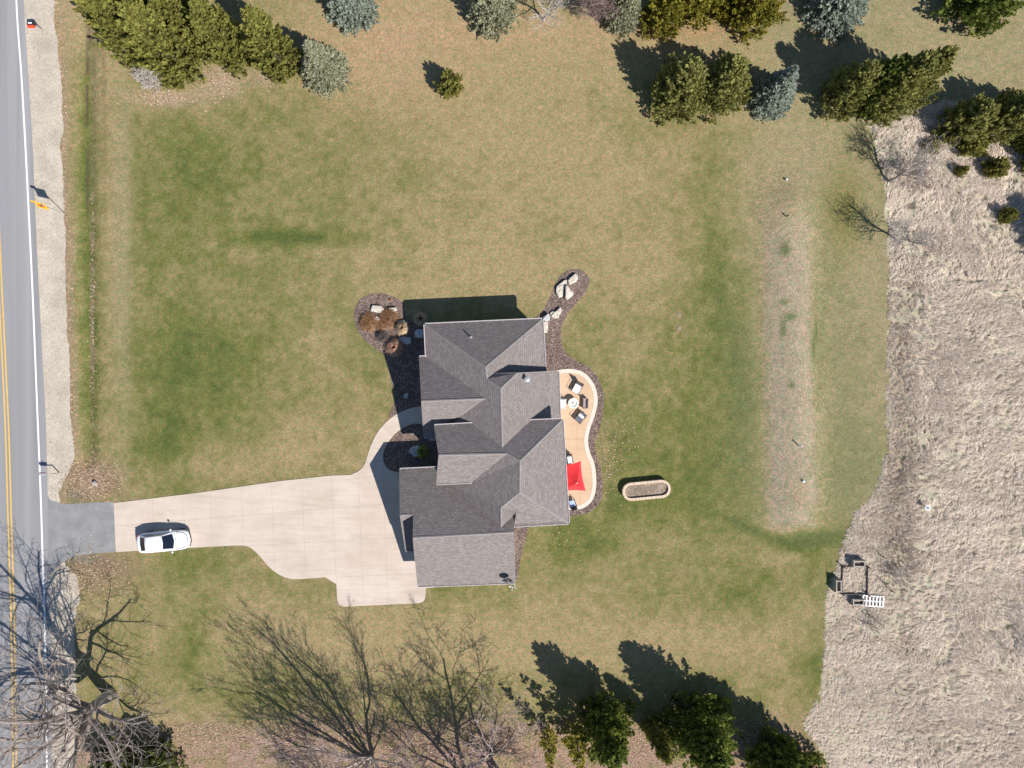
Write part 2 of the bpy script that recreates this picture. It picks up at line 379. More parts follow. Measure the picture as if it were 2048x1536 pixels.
M['f_blue'] = tint_mat("blue_spruce_foliage", (0.152, 0.187, 0.146), (0.497, 0.552, 0.463), transl=0.45)
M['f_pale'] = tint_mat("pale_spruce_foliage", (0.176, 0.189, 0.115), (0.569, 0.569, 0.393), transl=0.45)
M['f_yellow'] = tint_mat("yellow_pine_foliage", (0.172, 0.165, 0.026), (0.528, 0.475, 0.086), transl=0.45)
M['f_rust'] = tint_mat("rusty_shrub", (0.16, 0.085, 0.045), (0.48, 0.28, 0.15), transl=0.15)
M['f_straw'] = tint_mat("straw", (0.34, 0.24, 0.15), (0.80, 0.62, 0.43), transl=0.2)
M['f_pinkstraw'] = tint_mat("pink_straw", (0.38, 0.22, 0.15), (0.80, 0.53, 0.40), transl=0.2)
M['f_grey'] = tint_mat("grey_twigs", (0.10, 0.075, 0.065), (0.24, 0.20, 0.18), transl=0.1)
M['f_lime'] = tint_mat("lime_blades", (0.10, 0.16, 0.02), (0.55, 0.58, 0.12), transl=0.2)
M['f_field'] = tint_mat("dead_field_grass", (0.55, 0.46, 0.385), (0.93, 0.84, 0.74), rough=0.9, transl=0.35)
M['f_leaf'] = tint_mat("fallen_leaf", (0.20, 0.125, 0.085), (0.60, 0.45, 0.32), rough=0.9, transl=0.1)

# ---------------------------------------------------------------- edges measured on the place (ground plan)
ROAD_E = [(40, -300), (48, 0), (57, 150), (65.5, 293), (71, 430), (79, 600), (86, 730), (92, 850), (96, 1000), (100, 1150), (103, 1300), (105, 1536), (106, 1900)]
WHITE_L = [(24, -300), (33, 0), (43, 150), (51.5, 300), (59, 450), (66, 600), (76, 850), (82, 1000), (86.5, 1150), (90, 1250), (94, 1536), (95, 1900)]
YEL_L = [(-45, -300), (-33, 0), (-22, 150), (-12, 300), (-5, 450), (2, 600), (14, 850), (18.5, 1000), (23, 1150), (26, 1250), (29.5, 1536), (30, 1900)]
SHOULDER = [(100, -300), (107, 0), (108, 50), (117, 110), (121, 150), (123, 200), (126, 250), (121, 290), (124, 340), (127, 420), (133, 480), (131, 560), (134, 640), (138, 720), (139, 800), (143, 870), (148, 915), (135, 950), (118, 985), (122, 1003)]
FIELD = [(1740, 252), (1768, 340), (1775, 420), (1776, 500), (1779, 620), (1773, 800), (1776, 900), (1750, 990), (1716, 1022), (1690, 1080), (1676, 1130), (1655, 1190), (1650, 1260), (1649, 1340), (1640, 1395), (1606, 1450), (1635, 1480), (1660, 1536), (1690, 1640), (1700, 1900), (2600, 1900), (2600, 215), (2048, 235), (1960, 205), (1880, 205), (1830, 232)]
def rx(y, pts=ROAD_E): return interp_edge(y, pts)

def ground_z(X, Y):
    px = X * S + 1024; py = 768 - Y * S
    z = 0
    ditch = np.exp(-((px - 174) / 16.0) ** 2) * sstep(980, 900, py) * 0.35
    mound = sstep(0, 1, 1 - np.abs(px - 1585 - (py - 700) * 0.03) / 75.0) * sstep(330, 430, py) * sstep(1090, 1000, py) * 0.55
    return mound - ditch

def build_ground():
    xs = np.concatenate([[-900, -500, -250, -130, -80, -62], np.arange(-50, 50.01, 0.2), [62, 80, 130, 250, 500, 900]])
    ys = np.concatenate([[-900, -500, -250, -130, -80, -55, -44], np.arange(-37, 37.01, 0.2), [44, 55, 80, 130, 250, 500, 900]])
    X, Y = np.meshgrid(xs, ys); px = X * S + 1024; py = 768 - Y * S
    Z = ground_z(X, Y)
    infield = inpoly(px + 14 * (vnoise(px, py, 18, 91) - .5), py + 14 * (vnoise(px, py, 18, 92) - .5), FIELD)
    Z = Z + infield * (fbm(X, Y, 1.3, 5) - 0.5) * 0.25 * sstep(0, 1, np.clip((px - 1640) / 100, 0, 1))
    def blob(cx, cy, rx_, ry_, a=0, soft=1.0):
        ca, sa = math.cos(R(a)), math.sin(R(a)); dx = px - cx; dy = py - cy
        u = (dx * ca + dy * sa) / rx_; v = (-dx * sa + dy * ca) / ry_
        return np.exp(-(u * u + v * v) * soft)
    big = fbm(px, py, 190, 3, 4) - 0.5; mid = fbm(px, py, 34, 11, 3) - 0.5; fine = fbm(px, py, 10, 23, 2) - 0.5
    g = 0.43 + big * 0.75
    for (cx, cy, a_, b_, amp, ang) in [
        (420, 330, 250, 120, .30, 0), (340, 560, 130, 320, .42, 0), (350, 760, 110, 180, .30, 0), (600, 475, 110, 14, .8, 2), (550, 478, 70, 24, .45, 0), (520, 700, 130, 220, .35, 0),
        (168, 250, 12, 420, .65, 0), (175, 600, 26, 330, .5, 0), (320, 900, 60, 60, .45, 0), (1440, 560, 42, 220, .62, -6), (1390, 620, 90, 120, .3, 0),
        (1370, 830, 85, 170, .50, 0), (1240, 860, 55, 100, .50, 0), (1160, 1085, 75, 50, .70, 0), (1250, 1010, 120, 50, .55, 0), (1490, 760, 38, 260, .55, 0),
        (1420, 960, 90, 90, .5, 0), (1520, 1065, 70, 13, 1.1, 22), (1640, 1075, 70, 14, 1.1, -8), (1590, 1085, 60, 16, .8, 0), (1700, 740, 45, 250, .42, 0), (1640, 700, 14, 120, .4, 0), (1700, 950, 50, 100, .5, 0),
        (1690, 410, 42, 90, .75, 0), (1480, 1180, 150, 60, .22, 0), (1630, 1335, 40, 50, .8, 0), (1600, 1150, 70, 50, .35, 0), (385, 1300, 36, 65, .75, 0), (360, 1120, 90, 30, .2, 0), (420, 1370, 120, 40, .2, 0), (850, 1180, 60, 30, .25, 0),
        (1080, 120, 90, 25, .25, 0), (950, 480, 110, 80, -.35, 0), (1010, 90, 260, 70, -.75, 0), (760, 90, 130, 110, -.8, 0), (1100, 250, 250, 140, -.35, 0),
        (940, 560, 180, 60, -.45, 0), (1230, 470, 190, 120, -.3, 0), (1120, 1290, 330, 55, -.65, 0), (560, 1130, 110, 40, -.25, 0), (560, 1260, 120, 60, -.45, 0), (820, 1290, 200, 70, -.35, 0), (1560, 700, 36, 420, -.9, 0), (1590, 620, 30, 420, -.4, 0),
        (1640, 320, 120, 90, -.45, 0), (1730, 560, 45, 110, -.5, 0), (230, 450, 30, 500, -.35, 0), (440, 930, 220, 26, -.5, -8), (620, 880, 120, 40, -.25, 0), (1950, 120, 260, 120, -.35, 0), (1400, 95, 200, 40, -.55, 0), (1350, 1080, 60, 120, -.1, 0)]:
        g = g + amp * blob(cx, cy, a_, b_, ang)
    g = g + mid * 0.80 + fine * 0.75
    g = np.clip(g, 0, 1.5)
    tan = np.array([0.300, 0.230, 0.130]); grn = np.array([0.142, 0.144, 0.048]); dgr = np.array([0.066, 0.092, 0.030])
    C = tan[None, None] * (1 - np.clip(g, 0, 1))[..., None] + grn * np.clip(g, 0, 1)[..., None]
    k2 = np.clip((g - 1) / 0.75, 0, 1)[..., None]; C = C * (1 - k2) + dgr * k2
    def mixin(mask, col, amt=1.0):
        nonlocal C
        m_ = np.clip(mask * amt, 0, 1)[..., None]; C = C * (1 - m_) + np.array(col) * m_
    # tyre-worn / mown strip along the ditch
    mixin(blob(245, 480, 18, 460) * 0.8, (0.285, 0.245, 0.150), .7)
    mixin(np.exp(-((px - 208 - 6 * (vnoise(px, py, 60, 7) - .5)) / 3.0) ** 2) * sstep(560, 200, py), (0.20, 0.145, 0.085), .8)
    # pinkish tan top middle
    mixin((blob(780, 120, 150, 130) + blob(1000, 60, 300, 50)) * (0.6 + mid), (0.375, 0.248, 0.160), .8)
    # grey-green right lawn
    mixin(sstep(1380, 1600, px) * sstep(1120, 980, py) * (1 - infield) * 0.7, (0.262, 0.232, 0.150), .68)
    mixin(blob(1690, 420, 42, 95, 0, 1.2), (0.200, 0.168, 0.064), .8)
    # bare mound strip
    mound = sstep(62, 26, np.abs(px - 1577 - (py - 700) * 0.03 + 14 * (vnoise(px, py, 45, 33) - .5))) * sstep(380, 520, py) * sstep(1075, 1030, py)
    thin = np.clip(1.0 - 1.6 * np.clip(g - .35, 0, 1), 0.25, 1)
    mixin(mound * thin, (0.332, 0.268, 0.205), .85)
    for (cx, cy, a_, b_) in [(1567, 605, 9, 6), (1577, 635, 14, 8), (1566, 500, 10, 14), (1578, 770, 7, 8), (1562, 660, 6, 16), (1625, 700, 5, 30), (1630, 660, 4, 20)]: mixin(blob(cx, cy, a_, b_), (0.090, 0.125, 0.040), .85)
    mixin(blob(1592, 985, 16, 26) * 0.8, (0.31, 0.215, 0.13), .7)
    for (cx, cy) in [(1358, 630), (1358, 656)]:
        d = np.hypot(px - cx, py - cy); mixin(np.exp(-((d - 7) / 2.2) ** 2), (0.26, 0.18, 0.11), .9)
    # leaf litter zones
    lit = (.35 + .65 * (vnoise(px, py, 16, 46) > .35)) * sstep(1400, 1500, py + 40 * (vnoise(px, py, 60, 44) - .5) - 25 * sstep(600, 300, px) + 30 * (vnoise(px, py, 22, 45) - .5)) * sstep(1700, 1560, px - (py - 1480) * 0.4)
    mixin(lit, (0.310, 0.205, 0.165), .95)
    mixin(blob(440, 165, 46, 30) + blob(540, 150, 30, 22) + blob(340, 195, 60, 16), (0.36, 0.27, 0.20), .9)
    mixin(blob(185, 965, 52, 34) + blob(200, 1135, 70, 34) * .8, (0.225, 0.155, 0.105), 1.3)
    mixin(blob(150, 990, 26, 10), (0.17, 0.145, 0.13), .7); mixin(blob(165, 1118, 38, 10), (0.17, 0.15, 0.13), .8)
    mixin(blob(1400, 60, 60, 18) + blob(1300, 60, 40, 20), (0.36, 0.22, 0.13), .7)
    # roadside: dry band beside the gravel, ditch line
    es = interp_edge(py, SHOULDER); dd = px - es
    mixin(np.exp(-(np.clip(dd - 3, 0, 99) / 12.0) ** 2) * (px > rx(py)) * (py < 1010), (0.300, 0.215, 0.150), .75)
    mixin(sstep(60, 25, np.abs(px - 140)) * sstep(170, 60, py), (0.33, 0.245, 0.155), .7)
    dl = np.exp(-((px - 171 + 6 * (vnoise(px, py, 50, 71) - .5)) / 3.0) ** 2) * (vnoise(px, py, 26, 72) > .42) * sstep(480, 380, py)
    mixin(dl, (0.085, 0.060, 0.045), .85)
    mixin(np.exp(-((px - 182) / 4.0) ** 2) * (vnoise(px, py, 14, 73) > .4) * sstep(800, 650, py) * sstep(300, 420, py), (0.33, 0.26, 0.19), .6)
    # field soil under the dead grass
    fc = 0.6 + (fbm(px, py, 60, 55, 4) - .5) * 1.0
    fcol = np.array([0.32, 0.265, 0.21]) * (1 - np.clip(fc, 0, 1))[..., None] + np.array([0.53, 0.46, 0.375]) * np.clip(fc, 0, 1)[..., None]
    band = (np.exp(-((px - 1800) / 28.0) ** 2) * sstep(560, 700, py) * sstep(1200, 1000, py) + blob(1740, 1080, 60, 70) + blob(1700, 1350, 60, 110))
    fcol = fcol * (1 - np.clip(band, 0, 1) * .6)[..., None] + np.array([0.205, 0.150, 0.115]) * (np.clip(band, 0, 1) * .6)[..., None]
    hole = sstep(.80, .92, vnoise(px, py, 11, 95)) * (px > 1800)
    fcol = fcol * (1 - hole * .75)[..., None] + np.array([0.06, 0.05, 0.045]) * (hole * .75)[..., None]
    C = np.where(infield[..., None], fcol, C)
    far = sstep(50, 62, np.abs(X)) + sstep(38, 46, np.abs(Y)); far = np.clip(far, 0, 1)[..., None]
    C = C * (1 - far * .0)
    ny, nx = X.shape
    me = bpy.data.meshes.new("ground"); n = nx * ny
    me.vertices.add(n); me.vertices.foreach_set("co", np.stack([X, Y, Z], -1).reshape(-1).astype(np.float32))
    ii = np.arange(ny - 1)[:, None] * nx + np.arange(nx - 1)[None]; F = np.stack([ii, ii + 1, ii + nx + 1, ii + nx], -1).reshape(-1, 4)
    me.loops.add(F.size); me.loops.foreach_set("vertex_index", F.reshape(-1).astype(np.int32))
    me.polygons.add(len(F)); me.polygons.foreach_set("loop_start", np.arange(0, F.size, 4, dtype=np.int32)); me.polygons.foreach_set("loop_total", np.full(len(F), 4, dtype=np.int32))
    me.update(calc_edges=True); me.shade_smooth()
    ca = me.color_attributes.new("gcol", 'FLOAT_COLOR', 'POINT')
    ca.data.foreach_set("color", np.concatenate([C, np.ones((ny, nx, 1))], -1).reshape(-1).astype(np.float32))
    me.materials.append(M['lawn']); o = bpy.data.objects.new("ground", me); link(o); tag(o, kind='structure')
build_ground()

def sheet(name, pts, z, mat, thick=0.0, kind='structure', parent=None):
    mb = MB(); P = [(p[0], p[1]) for p in pts]
    ar = sum(P[i][0] * P[(i + 1) % len(P)][1] - P[(i + 1) % len(P)][0] * P[i][1] for i in range(len(P)))
    if ar < 0: P = P[::-1]
    if thick: mb.prism(P, z - thick, z)
    else: mb.add([(p[0], p[1], z) for p in P], [list(range(len(P)))])
    o = mb.build(name, mat, parent)
    if kind and parent is None: tag(o, kind=kind)
    return o
def strip(cpts, wd, z, off=0.0):
    """ribbon along centre points (world)"""
    mb = MB(); L = []
    n = len(cpts)
    for i in range(n):
        a = Vector(cpts[max(i - 1, 0)]); b = Vector(cpts[min(i + 1, n - 1)]); d = (b - a).normalized(); q = Vector((-d.y, d.x))
        c = Vector(cpts[i]) + q * off
        L.append((c + q * wd / 2, c - q * wd / 2))
    vs = []; fs = []
    for a, b in L: vs += [(a.x, a.y, z), (b.x, b.y, z)]
    for i in range(n - 1): fs.append([2 * i, 2 * i + 1, 2 * i + 3, 2 * i + 2])
    return mb.add(vs, fs)

# shoulder + road
edge = [(x, y) for y in range(-1200, 1004, 4) for x in [float(interp_edge(y, SHOULDER)) + 4 * (float(vnoise(y, 3.3, 6, 61)) - .5) + 5 * (float(vnoise(y, 9.3, 37, 62)) - .5)]]
sheet("shoulder", gpx([(-10, -1200)] + edge + [(120, 1012), (-10, 1012)]), 0.006, M['gravel'])
low = [(128, 1122), (138, 1138), (150, 1150), (158, 1170), (160, 1195), (152, 1225), (148, 1260), (150, 1320), (152, 1400), (150, 1500), (150, 1800)]
lowj = []
for p in catmull(low, 8): lowj.append((p.x + 6 * (float(vnoise(p.y, 1.1, 8, 63)) - .5), p.y))
s2 = sheet("shoulder", gpx([(90, 1110)] + lowj + [(60, 1800)]), 0.006, M['gravel'])
rp = catmull(ROAD_E, 6)
YT = 900 * 22
sheet("road", gpx([(-150, -1200), (0, -1200)] + [(p.x, p.y) for p in rp] + [(110, 3000), (-60, 3000), (-55, 1536), (-85, 768), (-115, 0)]), 0.014, M['road'])
def line_obj(name, pts, off, wd, mat):
    o = strip([Vector(q) for q in gpx([(p.x, p.y) for p in catmull(pts, 6)])], wd, 0.018, off).build(name, mat); tag(o, kind='structure'); return o
line_obj("edge_line", WHITE_L, 0, 0.16, M['white_line'])
line_obj("centre_line", YEL_L, -0.15, 0.13, M['yellow_line'])
line_obj("centre_line", YEL_L, 0.15, 0.13, M['yellow_line'])
apr = [(92, 985), (100, 1000), (128, 1008), (170, 1006), (228, 1004), (231, 1104), (200, 1106), (160, 1111), (140, 1116), (120, 1128), (100, 1150), (92, 1160)]
sheet("driveway_apron", gpx(apr), 0.010, M['apron'])

# driveway and walk
dr = [(228, 1006), (400, 985), (560, 962), (663, 951), (695, 950)] + [(p.x, p.y) for p in catmull([(703, 949), (720, 940), (731, 925), (736, 908), (745, 884), (757, 862), (775, 842), (796, 827), (820, 817), (852, 810)], 6)]
dr += [(870, 811), (872, 850)] + [(p.x, p.y) for p in catmull([(848, 849), (828, 847), (806, 856), (790, 868), (776, 885), (767, 905), (767, 922), (775, 937), (792, 944)], 6)] + [(810, 944), (810, 1000), (860, 1060), (870, 1174), (852, 1176)]
dr += [(p.x, p.y) for p in catmull([(851, 1192), (848, 1201), (840, 1206)], 5)] + [(p.x, p.y) for p in catmull([(688, 1213), (679, 1209), (675, 1200)], 5)]
dr += [(673, 1168), (650, 1154), (630, 1156)] + [(p.x, p.y) for p in catmull([(600, 1158), (580, 1157), (555, 1147), (535, 1130), (518, 1110), (502, 1096), (487, 1091), (465, 1091)], 6)] + [(350, 1097), (232, 1104)]
sheet("driveway", gpx(dr), 0.045, M['concrete'], 0.06)
JN = [((228, 1046), (420, 1034)), ((232, 1052), (672, 1016)), ((672, 1016), (800, 1005)), ((485, 1092), (672, 1082)), ((672, 1082), (838, 1073)), ((672, 1154), (838, 1147)), ((663, 952), (675, 1212)), ((305, 997), (308, 1052)), ((364, 990), (370, 1050)), ((421, 982), (424, 1096)), ((483, 974), (487, 1092)), ((543, 965), (550, 1143)), ((604, 958), (612, 1156)), ((716, 945), (728, 1208)), ((766, 925), (776, 1208)), ((688, 960), (766, 950)), ((740, 893), (770, 902)), ((764, 852), (788, 869)), ((811, 820), (818, 849)), ((733, 925), (768, 922))]
JN = [j for j in JN if j != ((228, 1046), (420, 1034))]
mbj = MB()
for a, b in JN:
    a, b = gpx([a, b]); mbj.add(*(lambda s_: (s_.v, s_.f))(strip([Vector(a), Vector(b)], 0.024, 0.049)))
tag(mbj.build("driveway_joints", M['joint']), kind='structure')

# mulch beds
bedNW = [(p.x, p.y) for p in catmull([(806, 604), (783, 592), (757, 587), (731, 592), (715, 606), (708, 627), (713, 655), (728, 678), (748, 695), (768, 712), (776, 735), (784, 768), (790, 800), (783, 818), (776, 836)], 6)] + [(852, 806), (860, 660), (830, 640), (812, 640)]
sheet("mulch_bed", gpx(bedNW), 0.022, M['mulch'], 0.03)
bedNE = [(1092, 760), (1084, 700), (1084, 650), (1060, 645)] + [(p.x, p.y) for p in catmull([(1052, 642), (1072, 634), (1088, 618), (1099, 597), (1107, 577), (1118, 556), (1132, 543), (1150, 538), (1168, 544), (1178, 560), (1174, 578), (1158, 600), (1140, 622), (1127, 642), (1122, 662), (1123, 685), (1134, 707), (1155, 722), (1178, 735), (1196, 756), (1206, 785), (1207, 815), (1201, 848), (1193, 875), (1190, 895), (1196, 920), (1203, 945), (1206, 970), (1203, 995), (1190, 1016), (1168, 1028), (1140, 1034)], 6)] + [(1110, 1034), (1110, 760)]
sheet("mulch_bed", gpx(bedNE), 0.022, M['mulch'], 0.03)
sheet("mulch_bed", gpx([(1025, 1040), (1062, 1046), (1056, 1062), (1048, 1090), (1040, 1120), (1034, 1160), (1020, 1160)]), 0.022, M['mulch'], 0.03)
sheet("mulch_bed", gpx([(874, 851)] + [(p.x, p.y) for p in catmull([(848, 850), (828, 848.5), (806, 857.5), (791, 869), (777.5, 886), (768.5, 905), (768.5, 922), (776.5, 936), (793, 942.5)], 6)] + [(880, 942)]), 0.022, M['mulch'], 0.03)

# patio
outer = [(p.x, p.y) for p in catmull([(1112, 741), (1130, 738), (1150, 739), (1169, 746), (1184, 762), (1193, 782), (1195, 805), (1189, 832), (1180, 858), (1176, 882), (1180, 905), (1188, 925), (1192, 950), (1192, 975), (1186, 998), (1172, 1013), (1155, 1019), (1135, 1019)], 8)]
def offset_path(P, d):
    out = []
    for i in range(len(P)):
        a = Vector(P[max(i - 1, 0)]); b = Vector(P[min(i + 1, len(P) - 1)]); t_ = (b - a).normalized(); out.append((P[i][0] - t_.y * d, P[i][1] + t_.x * d))
    return out
inner = offset_path(outer, 8.0)
sheet("patio", gpx([(1085, 741)] + offset_path(outer, 3) + [(1085, 1016)]), 0.045, M['patio'], 0.06)
ring = strip([Vector(p) for p in gpx(offset_path(outer, 4.0))], 0.36, 0.062)
bo = ring.build("patio_border", M['border']); tag(bo, kind='structure')
mbp = MB()
for a, b in [((1112, 815), (1190, 812)), ((1120, 880), (1172, 878)), ((1125, 940), (1185, 938)), ((1150, 748), (1160, 1012)), ((1170, 777), (1188, 775))]:
    a, b = gpx([a, b]); s_ = strip([Vector(a), Vector(b)], 0.03, 0.049); mbp.add(s_.v, s_.f)
tag(mbp.build("patio_joints", plain("patio_joint", (0.46, 0.29, 0.17), 0.9)), kind='structure')

# ---------------------------------------------------------------- house
TH = R(2.2); eu = Vector((math.cos(TH), math.sin(TH))); ev = Vector((-math.sin(TH), math.cos(TH)))
def z1(x, y): return (780 + x / 4.452, 560 + y / 4.452)
PL = {}
def plane_through(key, d, p, pt):            # d: 2D rise direction, p pitch, pt world point
    a, b = d.x * p, d.y * p; PL[key] = (a, b, pt.z - a * pt.x - b * pt.y)
def on(key, x, y):
    a, b, c = PL[key]; q = z1(x, y); gx, gy = (q[0] - 1024) / S, (768 - q[1]) / S; k = a * gx + b * gy
    z = (c + k) / (1 + k / H); return G(q[0], q[1], z)
def atz(x, y, z): q = z1(x, y); return G(q[0], q[1], z)
PT = {}
ZE = 3.5
PT['A'] = atz(312, 397, ZE); PT['B'] = atz(1355, 350, ZE)
plane_through('W', eu, .58, PT['A']); plane_through('E1', -eu, .58, PT['B'])
PT['P1'] = on('W', 850, 775); PT['P1b'] = on('W', 862, 880); PT['H1'] = on('W', 985, 965); PT['P2'] = on('W', 1000, 1490)
PT['C1'] = on('E1', 1383, 870); PT['V1'] = on('E1', 920, 835)
plane_through('E2', -eu, .75, on('W', 990, 1200))
plane_through('N2', -ev, .77, PT['H1'])
PT['R1'] = on('N2', 1130, 830); PT['R2'] = on('E2', 1497, 812); PT['S2'] = on('E2', 1512, 1285)
plane_through('N3', -ev, .77, PT['P2'])
PT['V3'] = on('N3', 1250, 1254); PT['R3'] = on('N3', 1534, 1243); PT['T1'] = on('N3', 1158, 1612); PT['Q'] = on('N3', 1045, 1547)
PT['V4'] = on('N3', 728, 1280); PT['g2n'] = on('N3', 396, 1298); PT['g2r'] = on('N3', 437, 1560)
PT['E2i'] = on('E2', 1250, 1285)
PT['W1'] = on('W', 326, 684); PT['W2'] = atz(262, 687, ZE)
plane_through('W3', eu, .58, PT['Q'])
PT['V5'] = on('W', 848, 1057)
plane_through('G1S', ev, .77, PT['V5']); PT['g1r'] = on('G1S', 283, 1080)
PT['W5'] = on('W', 560, 1262); PT['g1s'] = on('G1S', 303, 1397); PT['g1t'] = on('G1S', 480, 1389)
zt = PT['T1'].z
PT['T2'] = atz(1155, 1892, zt)
PT['SE'] = atz(1587, 2163, PT['R3'].z); PT['SW'] = atz(1105, 2188, PT['R3'].z)
PT['H4'] = on('W3', 987, 2027); PT['K'] = on('W3', 990, 2200); PT['gv'] = on('W3', 525, 1822); PT['gx'] = on('W3', 470, 1782); PT['g2e'] = on('W3', 732, 1797)
plane_through('G2S', ev, .77, PT['Q']); PT['g2s'] = on('G2S', 417, 1812)
PT['g2e'] = on('G2S', 732, 1797)
# garage
zg = PT['K'].z
PT['gnw'] = atz(87, 1688, 2.95)
plane_through('GN', -ev, .68, PT['gnw'])
PT['gne'] = on('GN', 560, 1665); PT['gnv'] = on('GN', 640, 1800)
PT['K'] = on('GN', 990, 2200); PT['gv'] = on('GN', 525, 1822)
PT['X'] = on('GN', 1100, 2101); PT['re'] = on('GN', 1100, 2247); PT['rw'] = on('GN', 207, 2297); PT['fj'] = on('GN', 212, 2088); PT['frw'] = on('GN', 92, 2097)
plane_through('GS', ev, .75, PT['re']); PT['gse'] = on('GS', 1113, 2694); PT['gsw'] = on('GS', 248, 2725)
plane_through('GFS', ev, .75, PT['frw']); PT['ffe'] = on('GFS', 240, 2405); PT['ffw'] = on('GFS', 140, 2405); PT['fji'] = on('GFS', 240, 2090)
PT['Kw'] = on('W3', 990, 2200); PT['H4'] = on('W3', 987, 2027)
POLYS = [  # vertices, flagged (eave 'e' / rake 'r') edges start at that vertex
    (['A', 'P1', 'B'], {2: 'e'}),
    (['A', 'W1', 'V5', 'W5', 'V4', 'P2', 'H1', 'P1b', 'P1'], {0: 'e'}),
    (['P1', 'P1b', 'V1', 'C1', 'B'], {3: 'e'}),
    (['P1b', 'H1', 'R1', 'V1'], {2: 'r'}),
    (['H1', 'P2', 'V3', 'E2i', 'S2', 'R2', 'R1'], {4: 'e', 5: 'r'}),
    (['g2n', 'g2r', 'Q', 'T1', 'R3', 'V3', 'P2', 'V4'], {0: 'r', 4: 'e', 7: 'e'}),
    (['W1', 'W2', 'g1r', 'V5'], {0: 'e', 1: 'r'}),
    (['g1r', 'g1s', 'g1t', 'W5', 'V5'], {0: 'r', 1: 'e'}),
    (['g2r', 'g2s', 'g2e', 'Q'], {0: 'r', 1: 'e'}),
    (['Q', 'g2e', 'gx', 'gv', 'Kw', 'H4', 'T2', 'T1'], {}),
    (['T1', 'T2', 'SE', 'R3'], {2: 'e'}),
    (['T2', 'H4', 'X', 'SW', 'SE'], {2: 'r', 3: 'e'}),
    (['H4', 'Kw', 'X'], {}),
    (['gnw', 'frw', 'fj', 'rw', 're', 'X', 'K', 'gv', 'gnv', 'gne'], {0: 'r', 2: 'r', 4: 'r', 9: 'e'}),
    (['rw', 'gsw', 'gse', 're'], {0: 'r', 1: 'e', 2: 'r'}),
    (['frw', 'ffw', 'ffe', 'fji'], {0: 'r', 1: 'e'}),
]
house = empty("house", (0, 0, 0))
tag(house, "brown grey shingle roofed house with hips gables and white gutters beside the curved patio", "house")
V = []; F = []; UV = []; walls = MB(); guts = []; rakes = []
for names, flags in POLYS:
    P = [PT[n] for n in names]; n = len(P)
    ar = sum(P[i].x * P[(i + 1) % n].y - P[(i + 1) % n].x * P[i].y for i in range(n))
    nv = Vector((0, 0, 0))
    for i in range(n): nv += P[i].cross(P[(i + 1) % n])
    nv.normalize()
    if nv.z < 0: nv = -nv
    # snap to the two main directions so that the courses run level
    hdir = Vector((-nv.y, nv.x, 0)).normalized(); up = nv.cross(hdir)
    b = len(V); V += P; idx = list(range(b, b + n)); uvs = [(p.dot(hdir), p.dot(up)) for p in P]
    if ar < 0: idx = idx[::-1]; uvs = uvs[::-1]
    F.append(idx); UV.append(uvs)
    # underside 12 cm below gives the roof its thickness
    b2 = len(V); V += [p - Vector((0, 0, 0.12)) for p in P]; F.append([i - b + b2 for i in idx][::-1]); UV.append(uvs[::-1])
    for i in range(n): F.append([b + i, b + (i + 1) % n, b2 + (i + 1) % n, b2 + i]); UV.append([(0, 0)] * 4)
    cen = sum(P, Vector()) / n
    sgn = 1 if ar > 0 else -1
    D = [0.42 if i in flags else 0.0 for i in range(n)]
    def offpt(i):
        a = P[i - 1]; c = P[i]; d = P[(i + 1) % n]
        e0 = (c - a).xy.normalized(); e1 = (d - c).xy.normalized()
        n0 = Vector((-e0.y, e0.x)) * sgn; n1 = Vector((-e1.y, e1.x)) * sgn
        det = n0.x * n1.y - n0.y * n1.x
        d0, d1 = D[i - 1], D[i]
        if abs(det) < 0.05: q = c.xy + n1 * max(d0, d1)
        else:
            r0 = d0; r1 = d1
            q = c.xy + Vector(((r0 * n1.y - r1 * n0.y) / det, (n0.x * r1 - n1.x * r0) / det))
        zz = cen.z - (nv.x * (q.x - cen.x) + nv.y * (q.y - cen.y)) / nv.z
        return Vector((q.x, q.y, zz - 0.1))
    for i, kd in flags.items():
        a, c = offpt(i), offpt((i + 1) % n)
        base_z = 0.0
        walls.add([(a.x, a.y, base_z), (c.x, c.y, base_z), c, a], [[0, 1, 2, 3]])
        e = (P[(i + 1) % n] - P[i]); out = Vector((e.y, -e.x, 0)).normalized() * sgn
        (guts if kd == 'e' else rakes).append((P[i], P[(i + 1) % n], out))
me = bpy.data.meshes.new("roof"); me.from_pydata([tuple(v) for v in V], [], F); uvl = me.uv_layers.new(name="UVMap")
k = 0
for uvs in UV:
    for u in uvs: uvl.data[k].uv = u; k += 1
me.materials.append(M['shingle']); roof = bpy.data.objects.new("roof", me); link(roof); roof.parent = house
walls.build("wall", M['siding'], house)
for a, b, out in guts:
    d = (b - a).normalized(); a = a - d * 0.0; u = Vector((0, 0, 1))
    g_ = MB(); prof = [(0, -.11), (.10, -.11), (.13, .02), (.085, .02), (.075, -.02), (0.0, -.02)]
    vs = [p + out * (x + .003) + u * z for p in (a, b) for x, z in prof]; m_ = len(prof)
    g_.add(vs, [[i, (i + 1) % m_, m_ + (i + 1) % m_, m_ + i] for i in range(m_)] + [list(range(m_))[::-1], list(range(m_, 2 * m_))])
    go = g_.build("gutter", M['gutter'], house)
    t_ = MB(); t_.add([a + out * .01 - u * .012, b + out * .01 - u * .012, b + out * .07 - u * .012, a + out * .07 - u * .012], [[0, 1, 2, 3]]).build("trough", M['trough'], go)
    L = (b - a).length; k_ = max(1, int(L / 1.1)); sp = MB()
    for i in range(k_ + 1):
        p = a + d * (0.05 + (L - .1) * i / k_); MB().box(p + out * .055 + u * .022, (0.03, 0.16, 0.012), math.atan2(d.y, d.x)).build('hanger', M['gutter'], go)
